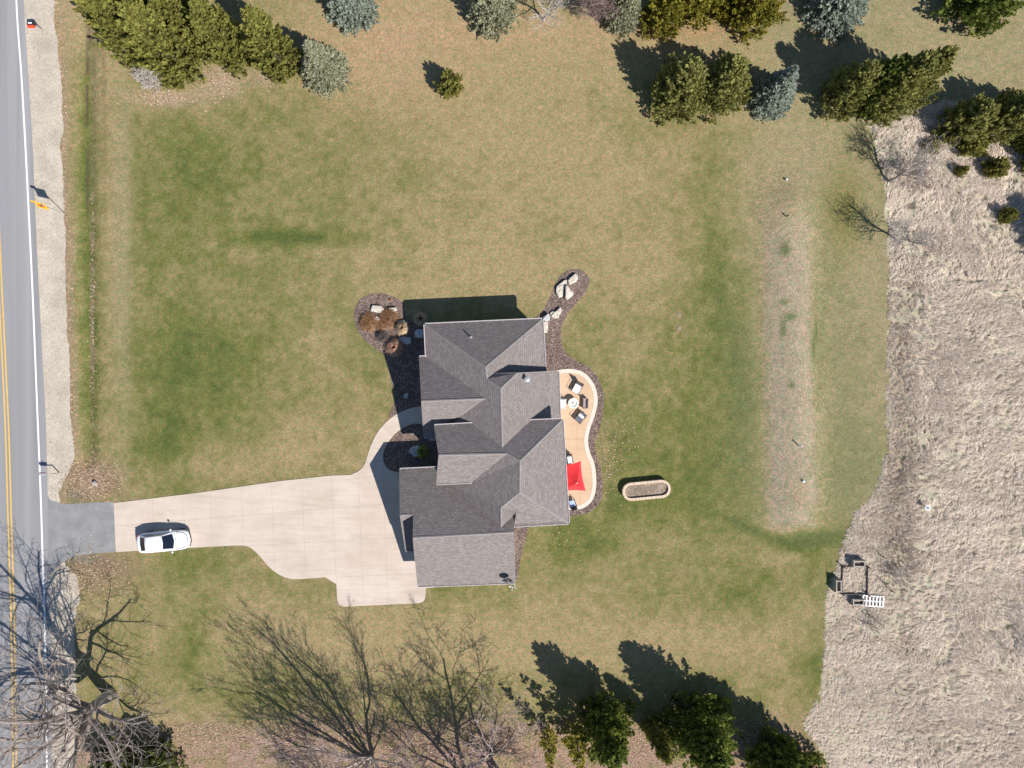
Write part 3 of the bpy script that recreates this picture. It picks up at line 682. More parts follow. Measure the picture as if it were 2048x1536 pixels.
for a, b, out in rakes:
    u = Vector((0, 0, 1)); f_ = MB()
    vs = [p + out * x + u * z for p in (a, b) for x, z in ((.003, .012), (.045, .012), (.045, -.2), (.003, -.2))]
    f_.add(vs, [[0, 1, 5, 4], [1, 2, 6, 5], [2, 3, 7, 6], [3, 0, 4, 7], [0, 3, 2, 1], [4, 5, 6, 7]]).build("fascia", M['ridge'], house)
for a, b in [('A', 'P1'), ('B', 'P1'), ('P1', 'P1b'), ('P1b', 'H1'), ('H1', 'R1'), ('H1', 'P2'), ('g1r', 'V5'), ('g2r', 'Q'), ('Q', 'T1'), ('T1', 'R3'), ('T1', 'T2'), ('T2', 'SE'), ('T2', 'H4'), ('H4', 'Kw'), ('rw', 're'), ('frw', 'fj')]:
    a, b = PT[a], PT[b]; d = (b - a); q = Vector((-d.y, d.x, 0)).normalized(); u = Vector((0, 0, 1)); dr_ = 0.055
    r_ = MB(); r_.add([a + q * .10 - u * dr_ * .8, a + u * .02, a - q * .10 - u * dr_ * .8, b + q * .10 - u * dr_ * .8, b + u * .02, b - q * .10 - u * dr_ * .8], [[0, 3, 4, 1], [1, 4, 5, 2]])
    r_.build("ridge_cap", M['ridge'], roof)
def roofpipe(name, key, x, y, r, h, mat, cap=True):
    p = on(key, x, y); m_ = MB(); m_.tube([p - Vector((0, 0, .1)), p + Vector((0, 0, h))], r, 12)
    if cap: m_.lathe(p + Vector((0, 0, h)), [(r * 1.5, 0), (r * 1.5, .05), (r * .6, .12)], 12)
    m_.lathe(p - Vector((0, 0, .05)), [(r * 2.2, 0), (r * 1.3, .12)], 12)
    return m_.build(name, mat, roof)
plane_through('N1', -ev, .77, PT['A'])
roofpipe("vent_pipe", 'N1', 720, 512, .07, .42, M['greymetal'], False)
roofpipe("flue_pipe", 'E2', 1214, 885, .15, .62, M['greymetal'])
PL['E3'] = PL['E2'][:2] + (PT['T1'].z - PL['E2'][0] * PT['T1'].x - PL['E2'][1] * PT['T1'].y,)
roofpipe("vent_pipe", 'E3', 1415, 1880, .07, .25, M['darkmetal'], False)
# satellite dish on the garage eave
sd = empty("satellite_dish", on('GS', 1062, 2660)); sd.parent = house
MB().tube([(0, 0, -.2), (0, 0, .35), (-.12, .08, .62)], .03, 8).build("mast", M['greymetal'], sd)
d_ = MB(); n_ = 20; rr = [(0, 0), (.2, .02), (.36, .07), (.42, .10)]
for sgn_, off in ((1, 0), (-1, -.015)):
    b_ = len(d_.v)
    for r0, z0 in rr:
        for j in range(n_):
            a_ = 2 * math.pi * j / n_; v = Vector((r0 * math.cos(a_), r0 * .9 * math.sin(a_), z0 + off)); v.rotate(Matrix.Rotation(R(52), 3, 'X')); v += Vector((-.18, .14, .70)); d_.v.append(tuple(v))
    for i in range(len(rr) - 1):
        for j in range(n_): j2 = (j + 1) % n_; d_.f.append([b_ + i * n_ + j, b_ + i * n_ + j2, b_ + (i + 1) * n_ + j2, b_ + (i + 1) * n_ + j])
d_.build("dish", M['darkmetal'], sd)
MB().tube([(-.18, .14, .60), (.05, -.3, .72), (.08, -.42, .85)], .018, 6).box((.08, -.42, .88), (.16, .09, .09)).build("feed_arm", M['whitepaint'], sd)
aa = on('GS', 1100, 2690)
MB().tube([aa, aa + Vector((.12, -.02, .45)), aa + Vector((.1, -.35, .5))], .02, 6).tube([aa + Vector((-.35, -.25, .5)), aa + Vector((.3, -.42, .5))], .014, 6).tube([aa + Vector((-.1, -.35, .5)), aa + Vector((-.15, -.62, .5))], .014, 6).build("antenna", M['whitepaint'], house)
# doors and windows on the outer walls
def on_wall(name, a, b, t, z, wd, ht, mat, depth=0.06, frame=True):
    a = PT[a] if isinstance(a, str) else a; b = PT[b] if isinstance(b, str) else b
    d = (b - a).xy.normalized(); c = a.xy.lerp(b.xy, t)
    inn = Vector((-d.y, d.x)); cc = c + inn * 0.42; ang = math.atan2(d.y, d.x)
    o = MB().box((cc.x, cc.y, z + ht / 2), (wd + .16, depth, ht + .16), ang).build(name, M['trim'], house)
    MB().box((cc.x - inn.x * .03, cc.y - inn.y * .03, z + ht / 2), (wd, depth, ht), ang).build("pane" if name == "window" else "panel", mat, o)
    return o
def outw(a, b):   # orientation so inward normal is left of a->b
    return a, b
for (a, b, t, z, wd, ht, nm, mt) in [
    ('A', 'W1', .5, 1.0, 1.0, 1.3, 'window', 'glass'), ('B', 'A', .3, 1.0, 1.5, 1.3, 'window', 'glass'), ('B', 'A', .7, 1.0, 1.5, 1.3, 'window', 'glass'),
    ('C1', 'B', .6, 1.0, 1.5, 1.3, 'window', 'glass'), ('g2n', 'g2s', .5, 1.2, 1.6, 1.6, 'window', 'glass'),
    ('S2', 'R2', .5, .12, 2.4, 2.1, 'window', 'glass'), ('SE', 'R3', .3, 1.0, 1.6, 1.4, 'window', 'glass'), ('SE', 'R3', .7, 1.0, 1.6, 1.4, 'window', 'glass'),
    ('gnw', 'frw', .5, .05, 3.0, 2.2, 'garage_door', 'trim'), ('W2', 'g1r', .5, 1.0, 1.4, 1.3, 'window', 'glass'), ('g1t', 'g1s', .5, .05, 1.0, 2.1, 'door', 'brownmetal')]:
    on_wall(nm, a, b, t, z, wd, ht, M[mt])

# ---------------------------------------------------------------- car
def make_car():
    car = empty("parked_car", G(336, 1079) + Vector((0, 0, .045)), R(5.2))
    tag(car, "white hatchback parked on the concrete driveway with its hood towards the house", "car")
    st = [(-2.40, .38, .50, .74), (-2.34, .60, .42, .88), (-2.18, .78, .32, .97), (-1.95, .86, .28, .99), (-1.6, .905, .24, 1.0), (-.8, .915, .22, .985), (0, .915, .22, .97), (.8, .91, .22, .965), (1.15, .90, .22, .955), (1.6, .88, .24, .91), (1.90, .82, .28, .85), (2.14, .70, .34, .76), (2.30, .50, .42, .66), (2.37, .25, .46, .62)]
    v = []; f = []
    for x, wd, zb, ztp in st:
        prof = [(wd * .86, zb), (wd * .98, zb + (ztp - zb) * .3), (wd, zb + (ztp - zb) * .62), (wd * .955, ztp - .055), (wd * .84, ztp), (wd * .4, ztp + .03), (0, ztp + .038)]
        full = prof + [(-a, b) for a, b in prof[-2::-1]]
        v += [(x, y, z) for y, z in full]
    m_ = 13
    for i in range(len(st) - 1):
        for j in range(m_ - 1): a = i * m_ + j; f.append([a, a + m_, a + m_ + 1, a + 1])
        f.append([i * m_ + m_ - 1, (i + 1) * m_ + m_ - 1, (i + 1) * m_, i * m_])
    f.append(list(range(m_))); f.append([(len(st) - 1) * m_ + j for j in range(m_)][::-1])
    body = mk("body", v, f, M['car'], car, True)
    # cabin frustum
    def ringc(x0, x1, w0, w1, z, zc=0):
        return [(x0, -w0, z), (x0 - .05, 0, z + zc), (x0, w0, z), ((x0 + x1) / 2, (w0 + w1) / 2 + .02, z + zc), (x1, w1, z), (x1 + .08, 0, z + zc), (x1, -w1, z), ((x0 + x1) / 2, -(w0 + w1) / 2 - .02, z + zc)]
    b0 = ringc(-2.02, 1.08, .72, .76, .98); r0 = ringc(-1.30, .10, .60, .62, 1.42); r1 = ringc(-1.20, .0, .54, .54, 1.46); top = [(-.60, 0, 1.49)]
    v = b0 + r0 + r1 + top; f = []
    for k_ in range(2):
        for j in range(8): f.append([k_ * 8 + j, k_ * 8 + (j + 1) % 8, (k_ + 1) * 8 + (j + 1) % 8, (k_ + 1) * 8 + j])
    for j in range(8): f.append([16 + j, 16 + (j + 1) % 8, 24])
    mk("roof", v, [q[::-1] for q in f], M['car'], car, True)
    def pane(name, pts, mat=M['carglass']):
        c = sum((Vector(p) for p in pts), Vector()) / len(pts); n_ = (Vector(pts[1]) - Vector(pts[0])).cross(Vector(pts[2]) - Vector(pts[0])).normalized()
        if n_.dot(c - Vector((-.5, 0, .6))) < 0: n_ = -n_
        vs = [Vector(p) + n_ * .012 for p in pts] + [Vector(p) - n_ * .02 for p in pts]; n__ = len(pts)
        return mk(name, vs, [list(range(n__)), list(range(n__, 2 * n__))[::-1]] + [[i, (i + 1) % n__, n__ + (i + 1) % n__, n__ + i] for i in range(n__)], mat, car)
    L = lambda a, b, t: tuple(a[i] + (b[i] - a[i]) * t for i in range(3))
    # windscreen (two halves form a shallow curve)
    for nm, (i0, i1, i2) in (("windshield", (6, 5, 4)), ("rear_window", (0, 1, 2))):
        lo = [b0[i0], b0[i1], b0[i2]]; hi = [r0[i0], r0[i1], r0[i2]]
        if nm == "windshield":
            P_ = [L(lo[0], hi[0], .12), L(lo[1], hi[1], .08), L(lo[2], hi[2], .12), L(lo[2], hi[2], .93), L(lo[1], hi[1], .95), L(lo[0], hi[0], .93)]
        else:
            P_ = [L(lo[0], hi[0], .15), L(lo[1], hi[1], .12), L(lo[2], hi[2], .15), L(lo[2], hi[2], .90), L(lo[1], hi[1], .93), L(lo[0], hi[0], .90)]
        P_ = [(p[0], p[1] * .90, p[2]) for p in P_]
        pane(nm, [P_[0], P_[1], P_[4], P_[5]]); pane(nm, [P_[1], P_[2], P_[3], P_[4]])
    for s in (1, -1):
        ia, ic, ib = (2, 3, 4) if s == 1 else (0, 7, 6)
        lo0, lom, lo1 = b0[ia], b0[ic], b0[ib]; hi0, him, hi1 = r0[ia], r0[ic], r0[ib]
        q = lambda t, h: L(L(lo0, lo1, t), L(hi0, hi1, t), h) if True else None
        def q(t, h):
            lo = L(lo0, lom, t * 2) if t < .5 else L(lom, lo1, t * 2 - 1); hi = L(hi0, him, t * 2) if t < .5 else L(him, hi1, t * 2 - 1); return L(lo, hi, h)
        pane("side_window", [q(.10, .12), q(.48, .12), q(.48, .88), q(.08, .88)]); pane("side_window", [q(.52, .12), q(.90, .12), q(.93, .86), q(.52, .88)])
        m_ = MB(); m_.lathe((.80, s * 1.01, .98), [(.02, -.07), (.085, -.05), (.10, 0), (.07, .06), (.02, .08)], 10); m_.box((.82, s * .93, .95), (.06, .12, .05))
        m_.build("mirror", M['car'], car, True)
        MB().box((2.12, s * .62, .72), (.30, .16, .09), s * R(-38), 0, R(18)).build("headlight", M['greymetal'], car, False, .02)
        MB().box((-2.27, s * .66, .82), (.10, .22, .12), s * R(18)).build("taillight", plain("tail_red", (.35, .01, .01), .3) if 'tr' not in M else M['tr'], car, False, .02)
        for x in (-1.42, 1.45):
            wh = MB(); 
            for a_ in (0,):
                n_ = 20; prof = [(.20, -.10), (.32, -.11), (.335, -.08), (.335, .08), (.32, .11), (.20, .10)]
                b_ = len(wh.v)
                for r_, y_ in prof:
                    for j in range(n_): t = 2 * math.pi * j / n_; wh.v.append((x + r_ * math.cos(t), s * .80 + y_, .335 + r_ * math.sin(t)))
                for i in range(len(prof) - 1):
                    for j in range(n_): j2 = (j + 1) % n_; wh.f.append([b_ + i * n_ + j, b_ + i * n_ + j2, b_ + (i + 1) * n_ + j2, b_ + (i + 1) * n_ + j])
            wo = empty("wheel", (0, 0, 0)); wo.parent = car; wh.build("tyre", M['tyre'], wo, True)
            MB().tube([(x, s * .74, .335), (x, s * .885, .335)], .21, 16).build("rim", M['rim'], wo)
    # front grille dark curve, shut lines
    MB().tube([(2.25, -.60, .60), (2.38, -.28, .62), (2.40, 0, .62), (2.38, .28, .62), (2.25, .60, .60)], .06, 8).build("grille", M['black'], car)
    hl = MB().tube([(1.13, -.74, .975), (1.22, 0, 1.005), (1.13, .74, .975)], .016, 6); hl.build("wiper_cowl", M['black'], car)
    MB().tube([(1.25, -.78, .95), (1.85, -.66, .875), (2.10, -.44, .81), (2.20, 0, .79), (2.10, .44, .81), (1.85, .66, .875), (1.25, .78, .95)], .030, 5).build("hood_seam", M['black'], car)
    MB().tube([(-1.9, -.02, 1.35), (-1.55, -.02, 1.52)], .01, 5).build("antenna", M['black'], car)
    return car
make_car()

# ---------------------------------------------------------------- roadside furniture
def post_sign():
    b = G(130, 427); o = empty("road_sign", b, 0)
    tag(o, "yellow and orange road sign on a tilted grey post beside the gravel shoulder", "sign")
    MB().tube([(0, 0, -.05), (-.05, .0, 1.9), (-.08, .0, 3.15)], .035, 8).build("post", M['greymetal'], o)
    # the panel hangs out towards the road, thin edge-on from above
    pn = empty("panel", (-.08, -.04, 2.65), R(-14)); pn.rotation_euler = (R(-24), 0, R(-14)); pn.parent = o
    MB().box((-.30, 0, 0), (1.0, .03, .80)).build("plate", M['yellow'], pn)
    MB().box((-.30, -.022, .02), (.62, .012, .30)).build("stripe", M['orange'], pn)
    MB().prism([(-.62, -.02), (-1.10, -.02), (-1.10, .02), (-.62, .02)], .28, .52).build("flag", M['yellow'], pn)
    MB().prism([(-.38, -.035), (-.2, -.035), (-.2, -.028), (-.38, -.028)], -.1, .2).build("mark", M['black'], pn)
    return o
post_sign()
def mailbox(px, py, rz, label, body, flag, h=1.0, arm=-.55, name="mailbox"):
    o = empty(name, G(px, py), rz); tag(o, label, "mailbox")
    MB().tube([(0, 0, -.05), (0, 0, h)], .05, 8).box((arm / 2, 0, h - .06), (abs(arm) + .1, .07, .07)).build("post", M['wood'] if body != M['orange'] else M['black'], o)
    n_ = 10; prof = [(-.13, 0), (-.13, .13)] + [(.13 * math.cos(R(180 - a)), .13 + .12 * math.sin(R(a))) for a in range(20, 170, 20)] + [(.13, .13), (.13, 0)]
    v = [(arm - .29, y, h + z) for y, z in prof] + [(arm + .29, y, h + z) for y, z in prof]; k_ = len(prof)
    mk("box", v, [[i, (i + 1) % k_, k_ + (i + 1) % k_, k_ + i] for i in range(k_)] + [list(range(k_))[::-1], list(range(k_, 2 * k_))], body, o)
    MB().box((arm - .295, 0, h + .12), (.02, .27, .23)).build("door", body, o)
    MB().box((arm + .05, .145, h + .24), (.04, .02, .18)).box((arm + .01, .145, h + .31), (.12, .02, .06)).build("flag", flag, o)
    return o
mailbox(119, 945.5, R(-3), "plain dark grey mailbox on a single post at the gravel shoulder near the driveway", M['greymetal'], M['red'], 1.05, -.72)
nb = empty("newspaper_box", G(87, 62)); tag(nb, "black and red roadside box on the gravel shoulder by the conifers", "mailbox")
MB().tube([(0, 0, -.05), (0, 0, 1.0)], .05, 8).build("post", M['wood'], nb)
MB().box((-.40, .12, 1.05), (.62, .34, .30)).box((-.2, .05, .98), (.5, .08, .08)).build("box", M['black'], nb, False, .02)
MB().box((-.40, -.13, 1.06), (.60, .20, .24)).build("tube", plain("bright_red", (.75, .07, .03), .5), nb, False, .02)
MB().box((-.42, .12, 1.206), (.34, .12, .012)).build("label_plate", M['whitepaint'], nb)

# ---------------------------------------------------------------- lawn fittings
def pipe(px, py, h, r, label, mat, cat="pipe", lean=(0, 0), name="vent_pipe", cap=None):
    p = G(px, py); p.z = float(ground_z(np.array(p.x), np.array(p.y))) - .03
    o = empty(name, p); tag(o, label, cat)
    MB().tube([(0, 0, -.1), (lean[0], lean[1], h)], r, 10).build("pipe", mat, o)
    MB().lathe((lean[0], lean[1], h - .02), [(r * 1.35, 0), (r * 1.35, .06), (r * .6, .10)], 12).build("cap", cap or mat, o)
    return o
pipe(1571, 361, .25, .07, "short white capped pipe at the north end of the bare mound strip", M['whitepaint'])
pipe(1568, 436, .40, .06, "dark capped vent pipe on the mound strip near its north end", M['greymetal'], cap=M['darkmetal'])
pipe(1592, 890, .70, .05, "tall thin pale vent pipe with a long shadow on the southern mound strip", M['whitepaint'])
pipe(1601, 961, .20, .08, "short white capped pipe on the brownish south end of the mound strip", M['whitepaint'])
wb = empty("marker_bucket", G(1846, 1013)); tag(wb, "white open round bucket standing in the dead grass field", "bucket")
MB().lathe((0, 0, .35), [(.15, 0), (.20, .34), (.23, .34), (.23, .38), (.17, .38), (.13, .12)], 20).build("shell", M['whitepaint'], wb)
for i, (x, y) in enumerate([(1358, 630), (1358, 656)]):
    o = MB().lathe((0, 0, 0), [(.20, 0), (.20, .03), (.15, .045), (.02, .05)], 20).build("septic_cover", plain("cover_%d" % i, (.22, .20, .13), .9)); o.location = G(x, y)
    tag(o, ("northern" if i == 0 else "southern") + " of two small round ground covers ringed by worn grass", "cover", "round covers in the lawn east of the house")

# oval raised planter
op = empty("raised_planter", G(1291, 979), R(5.5)); tag(op, "oval pale stone raised planter of bare soil alone on the lawn", "planter")
def stadium(L_, r_, n=14):
    return [(L_ / 2 - r_ + r_ * math.cos(R(-90 + 180 * i / n)), r_ * math.sin(R(-90 + 180 * i / n))) for i in range(n + 1)] + [(-L_ / 2 + r_ + r_ * math.cos(R(90 + 180 * i / n)), r_ * math.sin(R(90 + 180 * i / n))) for i in range(n + 1)]
o_, i_ = stadium(4.35, .80), stadium(4.35 - .40, .60)
wl = MB(); n_ = len(o_)
wl.add([(x, y, z) for z in (0, .50) for x, y in o_] + [(x, y, z) for z in (.25, .50) for x, y in i_], [[i, (i + 1) % n_, n_ + (i + 1) % n_, n_ + i] for i in range(n_)] + [[2 * n_ + (i + 1) % n_, 2 * n_ + i, 3 * n_ + i, 3 * n_ + (i + 1) % n_] for i in range(n_)] + [[n_ + i, n_ + (i + 1) % n_, 3 * n_ + (i + 1) % n_, 3 * n_ + i] for i in range(n_)])
wl.build("wall", M['stonewall'], op)
wl2 = MB()
for i in range(n_):
    a = Vector(o_[i]).lerp(Vector(i_[i]), .5); b = Vector(o_[(i + 1) % n_]).lerp(Vector(i_[(i + 1) % n_]), .5)
    seg = max(1, int(round((b - a).length / .32)))
    for k_ in range(seg):
        c = a.lerp(b, (k_ + .5) / seg); dd_ = (b - a).length / seg
        wl2.box((c.x, c.y, .535), (dd_ * .93, .235, .07), math.atan2((b - a).y, (b - a).x))
wl2.build("coping", plain("coping_stone", (.60, .47, .35), .9, nscale=5, var=.2), op)
mk("soil", [(x, y, .38) for x, y in i_], [list(range(n_))], M['dirt'], op)

# garden corner
def crate_bed(px, py, L_, W_, rz, h, label, name="planter_box"):
    o = empty(name, G(px, py), rz); tag(o, label, "planter box", "wooden planter boxes at the edge of the field"); t = .09
    fr = MB()
    fr.box((0, W_ / 2 - t / 2, h / 2), (L_, t, h)).box((0, -W_ / 2 + t / 2, h / 2), (L_, t, h)).box((L_ / 2 - t / 2, 0, h / 2), (t, W_ - 2 * t, h)).box((-L_ / 2 + t / 2, 0, h / 2), (t, W_ - 2 * t, h))
    fr.build("frame", M['wood'], o)
    for sx in (-1, 1):
        for sy in (-1, 1): MB().box((sx * (L_ / 2 + .005), sy * (W_ / 2 + .005), h / 2 + .01), (.08, .08, h + .04)).build("leg", M['wood'], o)
    MB().box((0, 0, h * .35), (L_ - 2 * t, W_ - 2 * t, h * .5)).build("soil", M['dirt'], o)
    return o
crate_bed(1711, 1124, 1.05, .55, R(-2), .75, "raised wooden planter box north of the square garden plot")
crate_bed(1670, 1168, .50, 1.02, R(-1), .80, "upright raised wooden planter box on the lawn edge west of the garden plot")
crate_bed(1711, 1201, 1.0, .50, R(-1), .60, "low weathered wooden planter box touching the white slatted rack")
sq = empty("garden_frame", G(1708, 1160), R(-1)); tag(sq, "square garden plot edged with dark wire fencing on thin posts", "garden bed")
ps = [(-1.15, 1.25), (1.15, 1.25), (1.15, -1.25), (-1.15, -1.25)]
dkw = plain("weathered_dark_wood", (.085, .075, .065), .9)
for i in range(4):
    a = Vector((*ps[i], .12)); b = Vector((*ps[(i + 1) % 4], .12)); c = (a + b) / 2; e = b - a
    MB().box(c, (e.length - .08, .06, .24), math.atan2(e.y, e.x)).build("board", dkw, sq)
    MB().box((ps[i][0], ps[i][1], .35), (.09, .09, .7)).build("post", dkw, sq)
pal = empty("slatted_rack", G(1744, 1201), R(-4)); tag(pal, "white slatted pallet rack lying beside the low wooden planter box", "pallet")
for i in range(7): MB().box((-.92 + i * .307, 0, .22), (.11, .98, .03)).build("slat", M['whitepaint'], pal)
for y in (-.46, 0, .46): MB().box((0, y, .185), (1.95, .08, .03)).build("rail", M['whitepaint'], pal)
lg = MB()
for x in (-.9, .9):
    for y in (-.44, .44): lg.box((x, y, .085), (.09, .09, .17))
lg.build("block", M['whitepaint'], pal)
def wire_fence():
    o = empty("wire_fence", G(1763, 1140)); tag(o, "sagging thin wire fence with dark posts east of the garden plot", "fence")
    P_ = [G(1763, 1112) - o.location, G(1763, 1162) - o.location, G(1779, 1180) - o.location]
    for p in P_: MB().tube([p, p + Vector((.03, 0, .9))], .04, 6).build("post", dkw, o)
    m_ = MB()
    for i in range(2):
        for h in (.25, .5, .8): m_.tube([P_[i] + Vector((0, 0, h)), (P_[i] + P_[i + 1]) / 2 + Vector((.05, 0, h - .06)), P_[i + 1] + Vector((0, 0, h))], .012, 4)
    m_.build("wire", M['darkmetal'], o)
wire_fence()

# ---------------------------------------------------------------- patio furniture
def armchair(px, py, rz, label, frame, cush, seatw=.62, lounge=0.0, back=True):
    o = empty("patio_chair", G(px, py) + Vector((0, 0, .045)), rz); tag(o, label, "chair")
    f_ = MB(); W_ = seatw / 2; D_ = .34 + lounge / 2
    for sx in (-1, 1):
        MB().tube([(sx * (W_ + .05), -D_, 0), (sx * (W_ + .05), -D_, .60), (sx * (W_ + .05), D_ - .08, .62)], .028, 6).build("armrest", frame, o)
        MB().tube([(sx * (W_ + .05), D_ - .05, 0), (sx * (W_ + .05), D_ + .02, .50)], .028, 6).build("leg", frame, o)
    f_.box((0, 0, .34), (seatw + .06, D_ * 2, .05)).build("seat_frame", frame, o)
    MB().box((0, -.02, .42), (seatw, D_ * 2 - .06, .12)).build("seat", cush, o, False, .04)
    if back: MB().box((0, D_ + .08, .68), (seatw + .04, .08, .66), 0, R(-18)).build("backrest", frame, o, False, .02)
    return o
armchair(1153, 777, R(-28), "dark framed patio chair with a white cushion north of the round table", M['brownmetal'], M['cushion_w'], .66, .15)
armchair(1124, 807, R(88), "white cushioned patio chair half under the roof edge west of the round table", M['whitepaint'], M['cushion_w'], .72)
armchair(1160, 834, R(-40), "dark patio chair with a slate and white striped seat south of the round table", M['brownmetal'], M['cushion_d'], .62, .3, False)
st_ = sc.collection.objects[-1]
tw = MB().box((0, 0, 0), (.56, .24, .05)).build("throw", M['cushion_w'])
for o in list(sc.collection.objects):
    if o.name.startswith("patio_chair") and 'slate' in o.get('label', ''): tw.parent = o; tw.location = (0, .12, .49)
sf = empty("patio_chair", G(1170, 807) + Vector((0, 0, .045)), R(-2)); tag(sf, "taupe covered square patio armchair east of the round table", "chair")
MB().box((0, 0, .28), (.46, .92, .34)).build("seat", M['cushion_g'], sf, False, .05)
MB().box((.20, 0, .52), (.10, .86, .34), 0, 0, R(6)).build("backrest", M['cushion_g'], sf, False, .03)
MB().box((-.05, .44, .42), (.44, .08, .22)).build("armrest", M['cushion_g'], sf, False, .02); MB().box((-.05, -.44, .42), (.44, .08, .22)).build("armrest", M['cushion_g'], sf, False, .02)
tb = empty("round_table", G(1145.5, 806) + Vector((0, 0, .045))); tag(tb, "round white fire table with a pale ring top amid the patio chairs", "table")
MB().lathe((0, 0, .48), [(.40, 0), (.47, .02), (.47, .07), (.45, .085), (.34, .085), (.33, .07), (.02, .07)], 40).build("tabletop", M['tabletop'], tb, True)
MB().lathe((0, 0, 0), [(.33, 0), (.36, .05), (.30, .4), (.38, .50)], 32).build("base", M['tabletop'], tb, True)
tr_ = MB(); n_ = 40
tr_.add([(r_ * math.cos(2 * math.pi * j / n_), r_ * math.sin(2 * math.pi * j / n_), .572) for r_ in (.335, .305) for j in range(n_)], [[j, (j + 1) % n_, n_ + (j + 1) % n_, n_ + j] for j in range(n_)])
tr_.build("rim_ring", M['teal'], tb)
MB().lathe((0, 0, .555), [(.16, 0), (.14, .04), (.02, .05)], 16).build("burner", M['boulder'], tb, True)

def umbrella():
    o = empty("patio_umbrella", G(1146, 957) + Vector((0, 0, .045))); tag(o, "bright red square patio umbrella open beside the house eave", "umbrella")
    MB().tube([(0, 0, 0), (0, 0, 2.75)], .025, 10).build("pole", M['greymetal'], o)
    MB().lathe((0, 0, 0), [(.28, 0), (.28, .05), (.06, .09)], 20).build("base", M['darkmetal'], o)
    base = o.location
    ap = Vector((.10, -.02, 2.72))
    cor = [G(1119, 930, 2.12) - base, G(1120, 984, 2.12) - base, G(1171.5, 982, 2.18) - base, G(1161.5, 922, 2.2) - base]
    n_ = 10; m_ = MB()
    for k_ in range(4):
        a = cor[k_]; b = cor[(k_ + 1) % 4]; vs = []; idx = {}
        cen = (cor[0] + cor[1] + cor[2] + cor[3]) / 4
        for i in range(n_ + 1):
            for j in range(i + 1):
                s_ = i / n_; t = (j / i) if i else 0
                e = a.lerp(b, t); bow = 4 * t * (1 - t)
                e = e.lerp(Vector((cen.x, cen.y, e.z)), .09 * bow) + Vector((0, 0, .02 * bow * s_))
                p = ap.lerp(e, s_); p.z += -.10 * math.sin(math.pi * s_) * (1 - .4 * bow) - .05 * bow * math.sin(math.pi * s_)
                idx[(i, j)] = len(vs); vs.append(p)
        fs = []
        for i in range(n_):
            for j in range(i + 1):
                fs.append([idx[(i, j)], idx[(i + 1, j)], idx[(i + 1, j + 1)]])
                if j < i: fs.append([idx[(i, j)], idx[(i + 1, j + 1)], idx[(i, j + 1)]])
        m_.add(vs, fs)
    cn = m_.build("canopy", M['red'], o); 
    for c in cor: MB().tube([ap - Vector((0, 0, .05)), (ap + c) / 2 - Vector((0, 0, .14)), c - Vector((0, 0, .02))], .012, 5).build("rib", M['greymetal'], o)
    MB().lathe(ap, [(.04, -.02), (.055, .03), (.03, .08), (.01, .1)], 12).build("finial", M['whitepaint'], o)
umbrella()
dt = empty("dining_table", G(1140, 950) + Vector((0, 0, .045))); tag(dt, "dark patio dining table mostly hidden beneath the red umbrella", "table")
MB().box((0, 0, .72), (1.0, 1.5, .04)).build("tabletop", M['brownmetal'], dt)
for sx in (-1, 1):
    for sy in (-1, 1): MB().box((sx * .45, sy * .68, .35), (.05, .05, .70)).build("leg", M['brownmetal'], dt)
armchair(1138, 918, R(8), "brown framed chair poking out north of the red umbrella", M['brownmetal'], M['cushion_w'], .5)
armchair(1144, 1006, R(200), "pale blue cushioned chair at the south end of the patio", M['brownmetal'], M['cushion_b'], .5)

# ---------------------------------------------------------------- boulders
def rock(outline, h, label, mat='boulder', group=None, z0=0.0, tilt=(0, 0)):
    pts = [Vector((p[0], p[1])) for p in gpx(outline)]; c = sum(pts, Vector((0, 0))) / len(pts)
    # refine the outline a little
    P_ = []
    for i, p in enumerate(pts):
        q = pts[(i + 1) % len(pts)]; P_.append(p - c); mid_ = (p + q) / 2 - c; P_.append(mid_ * (1 + random.uniform(.0, .05)))
    n_ = len(P_); v = []; 
    for s_, zz in ((.96, -.05), (1.0, h * .45), (.97, h * .85), (.82, h), (.40, h * 1.04)):
        for p in P_: v.append((p.x * s_ * random.uniform(.975, 1.025), p.y * s_ * random.uniform(.975, 1.025), zz + (random.uniform(-.04, .04) if zz > 0 else 0) + (p.x * tilt[0] + p.y * tilt[1]) * (zz > h * .3)))
    v.append((0, 0, h * 1.03)); f = []
    for k_ in range(4):
        for i in range(n_): f.append([k_ * n_ + i, k_ * n_ + (i + 1) % n_, (k_ + 1) * n_ + (i + 1) % n_, (k_ + 1) * n_ + i])
    for i in range(n_): f.append([4 * n_ + i, 4 * n_ + (i + 1) % n_, 5 * n_])
    o = mk("boulder", v, f, M[mat], loc=(c.x, c.y, .02)); tag(o, label, "boulder", group); return o
def zz_(ox, oy, k, pts): return [(ox + x / k, oy + y / k) for x, y in pts]
nw = lambda p: zz_(690, 570, 9.6, p); ne = lambda p: zz_(1040, 520, 9.6, p)
GB1 = "boulders in the bed north west of the house"; GB2 = "boulders in the narrow bed north east of the house"
rock(nw([(535, 390), (700, 405), (755, 455), (720, 545), (700, 555), (610, 530), (500, 505)]), .32, "large flat beige boulder, northmost in the rounded mulch bed", group=GB1)
rock(nw([(850, 445), (985, 435), (1010, 470), (1005, 545), (900, 540), (835, 480)]), .30, "beige boulder just above the big rusty shrub in the rounded bed", group=GB1)
rock(nw([(560, 630), (620, 600), (690, 650), (670, 690), (600, 680)]), .25, "small pale boulder between the two rusty shrubs", group=GB1)
rock(nw([(1020, 690), (1150, 680), (1190, 740), (1120, 790), (1030, 760)]), .3, "flat grey boulder behind the blond grass clump", 'boulder_grey', GB1)
rock(nw([(1340, 900), (1400, 850), (1490, 850), (1530, 920), (1500, 1020), (1360, 1010)]), .45, "grey boulder in house shade near the white roof corner", 'boulder_grey', GB1)
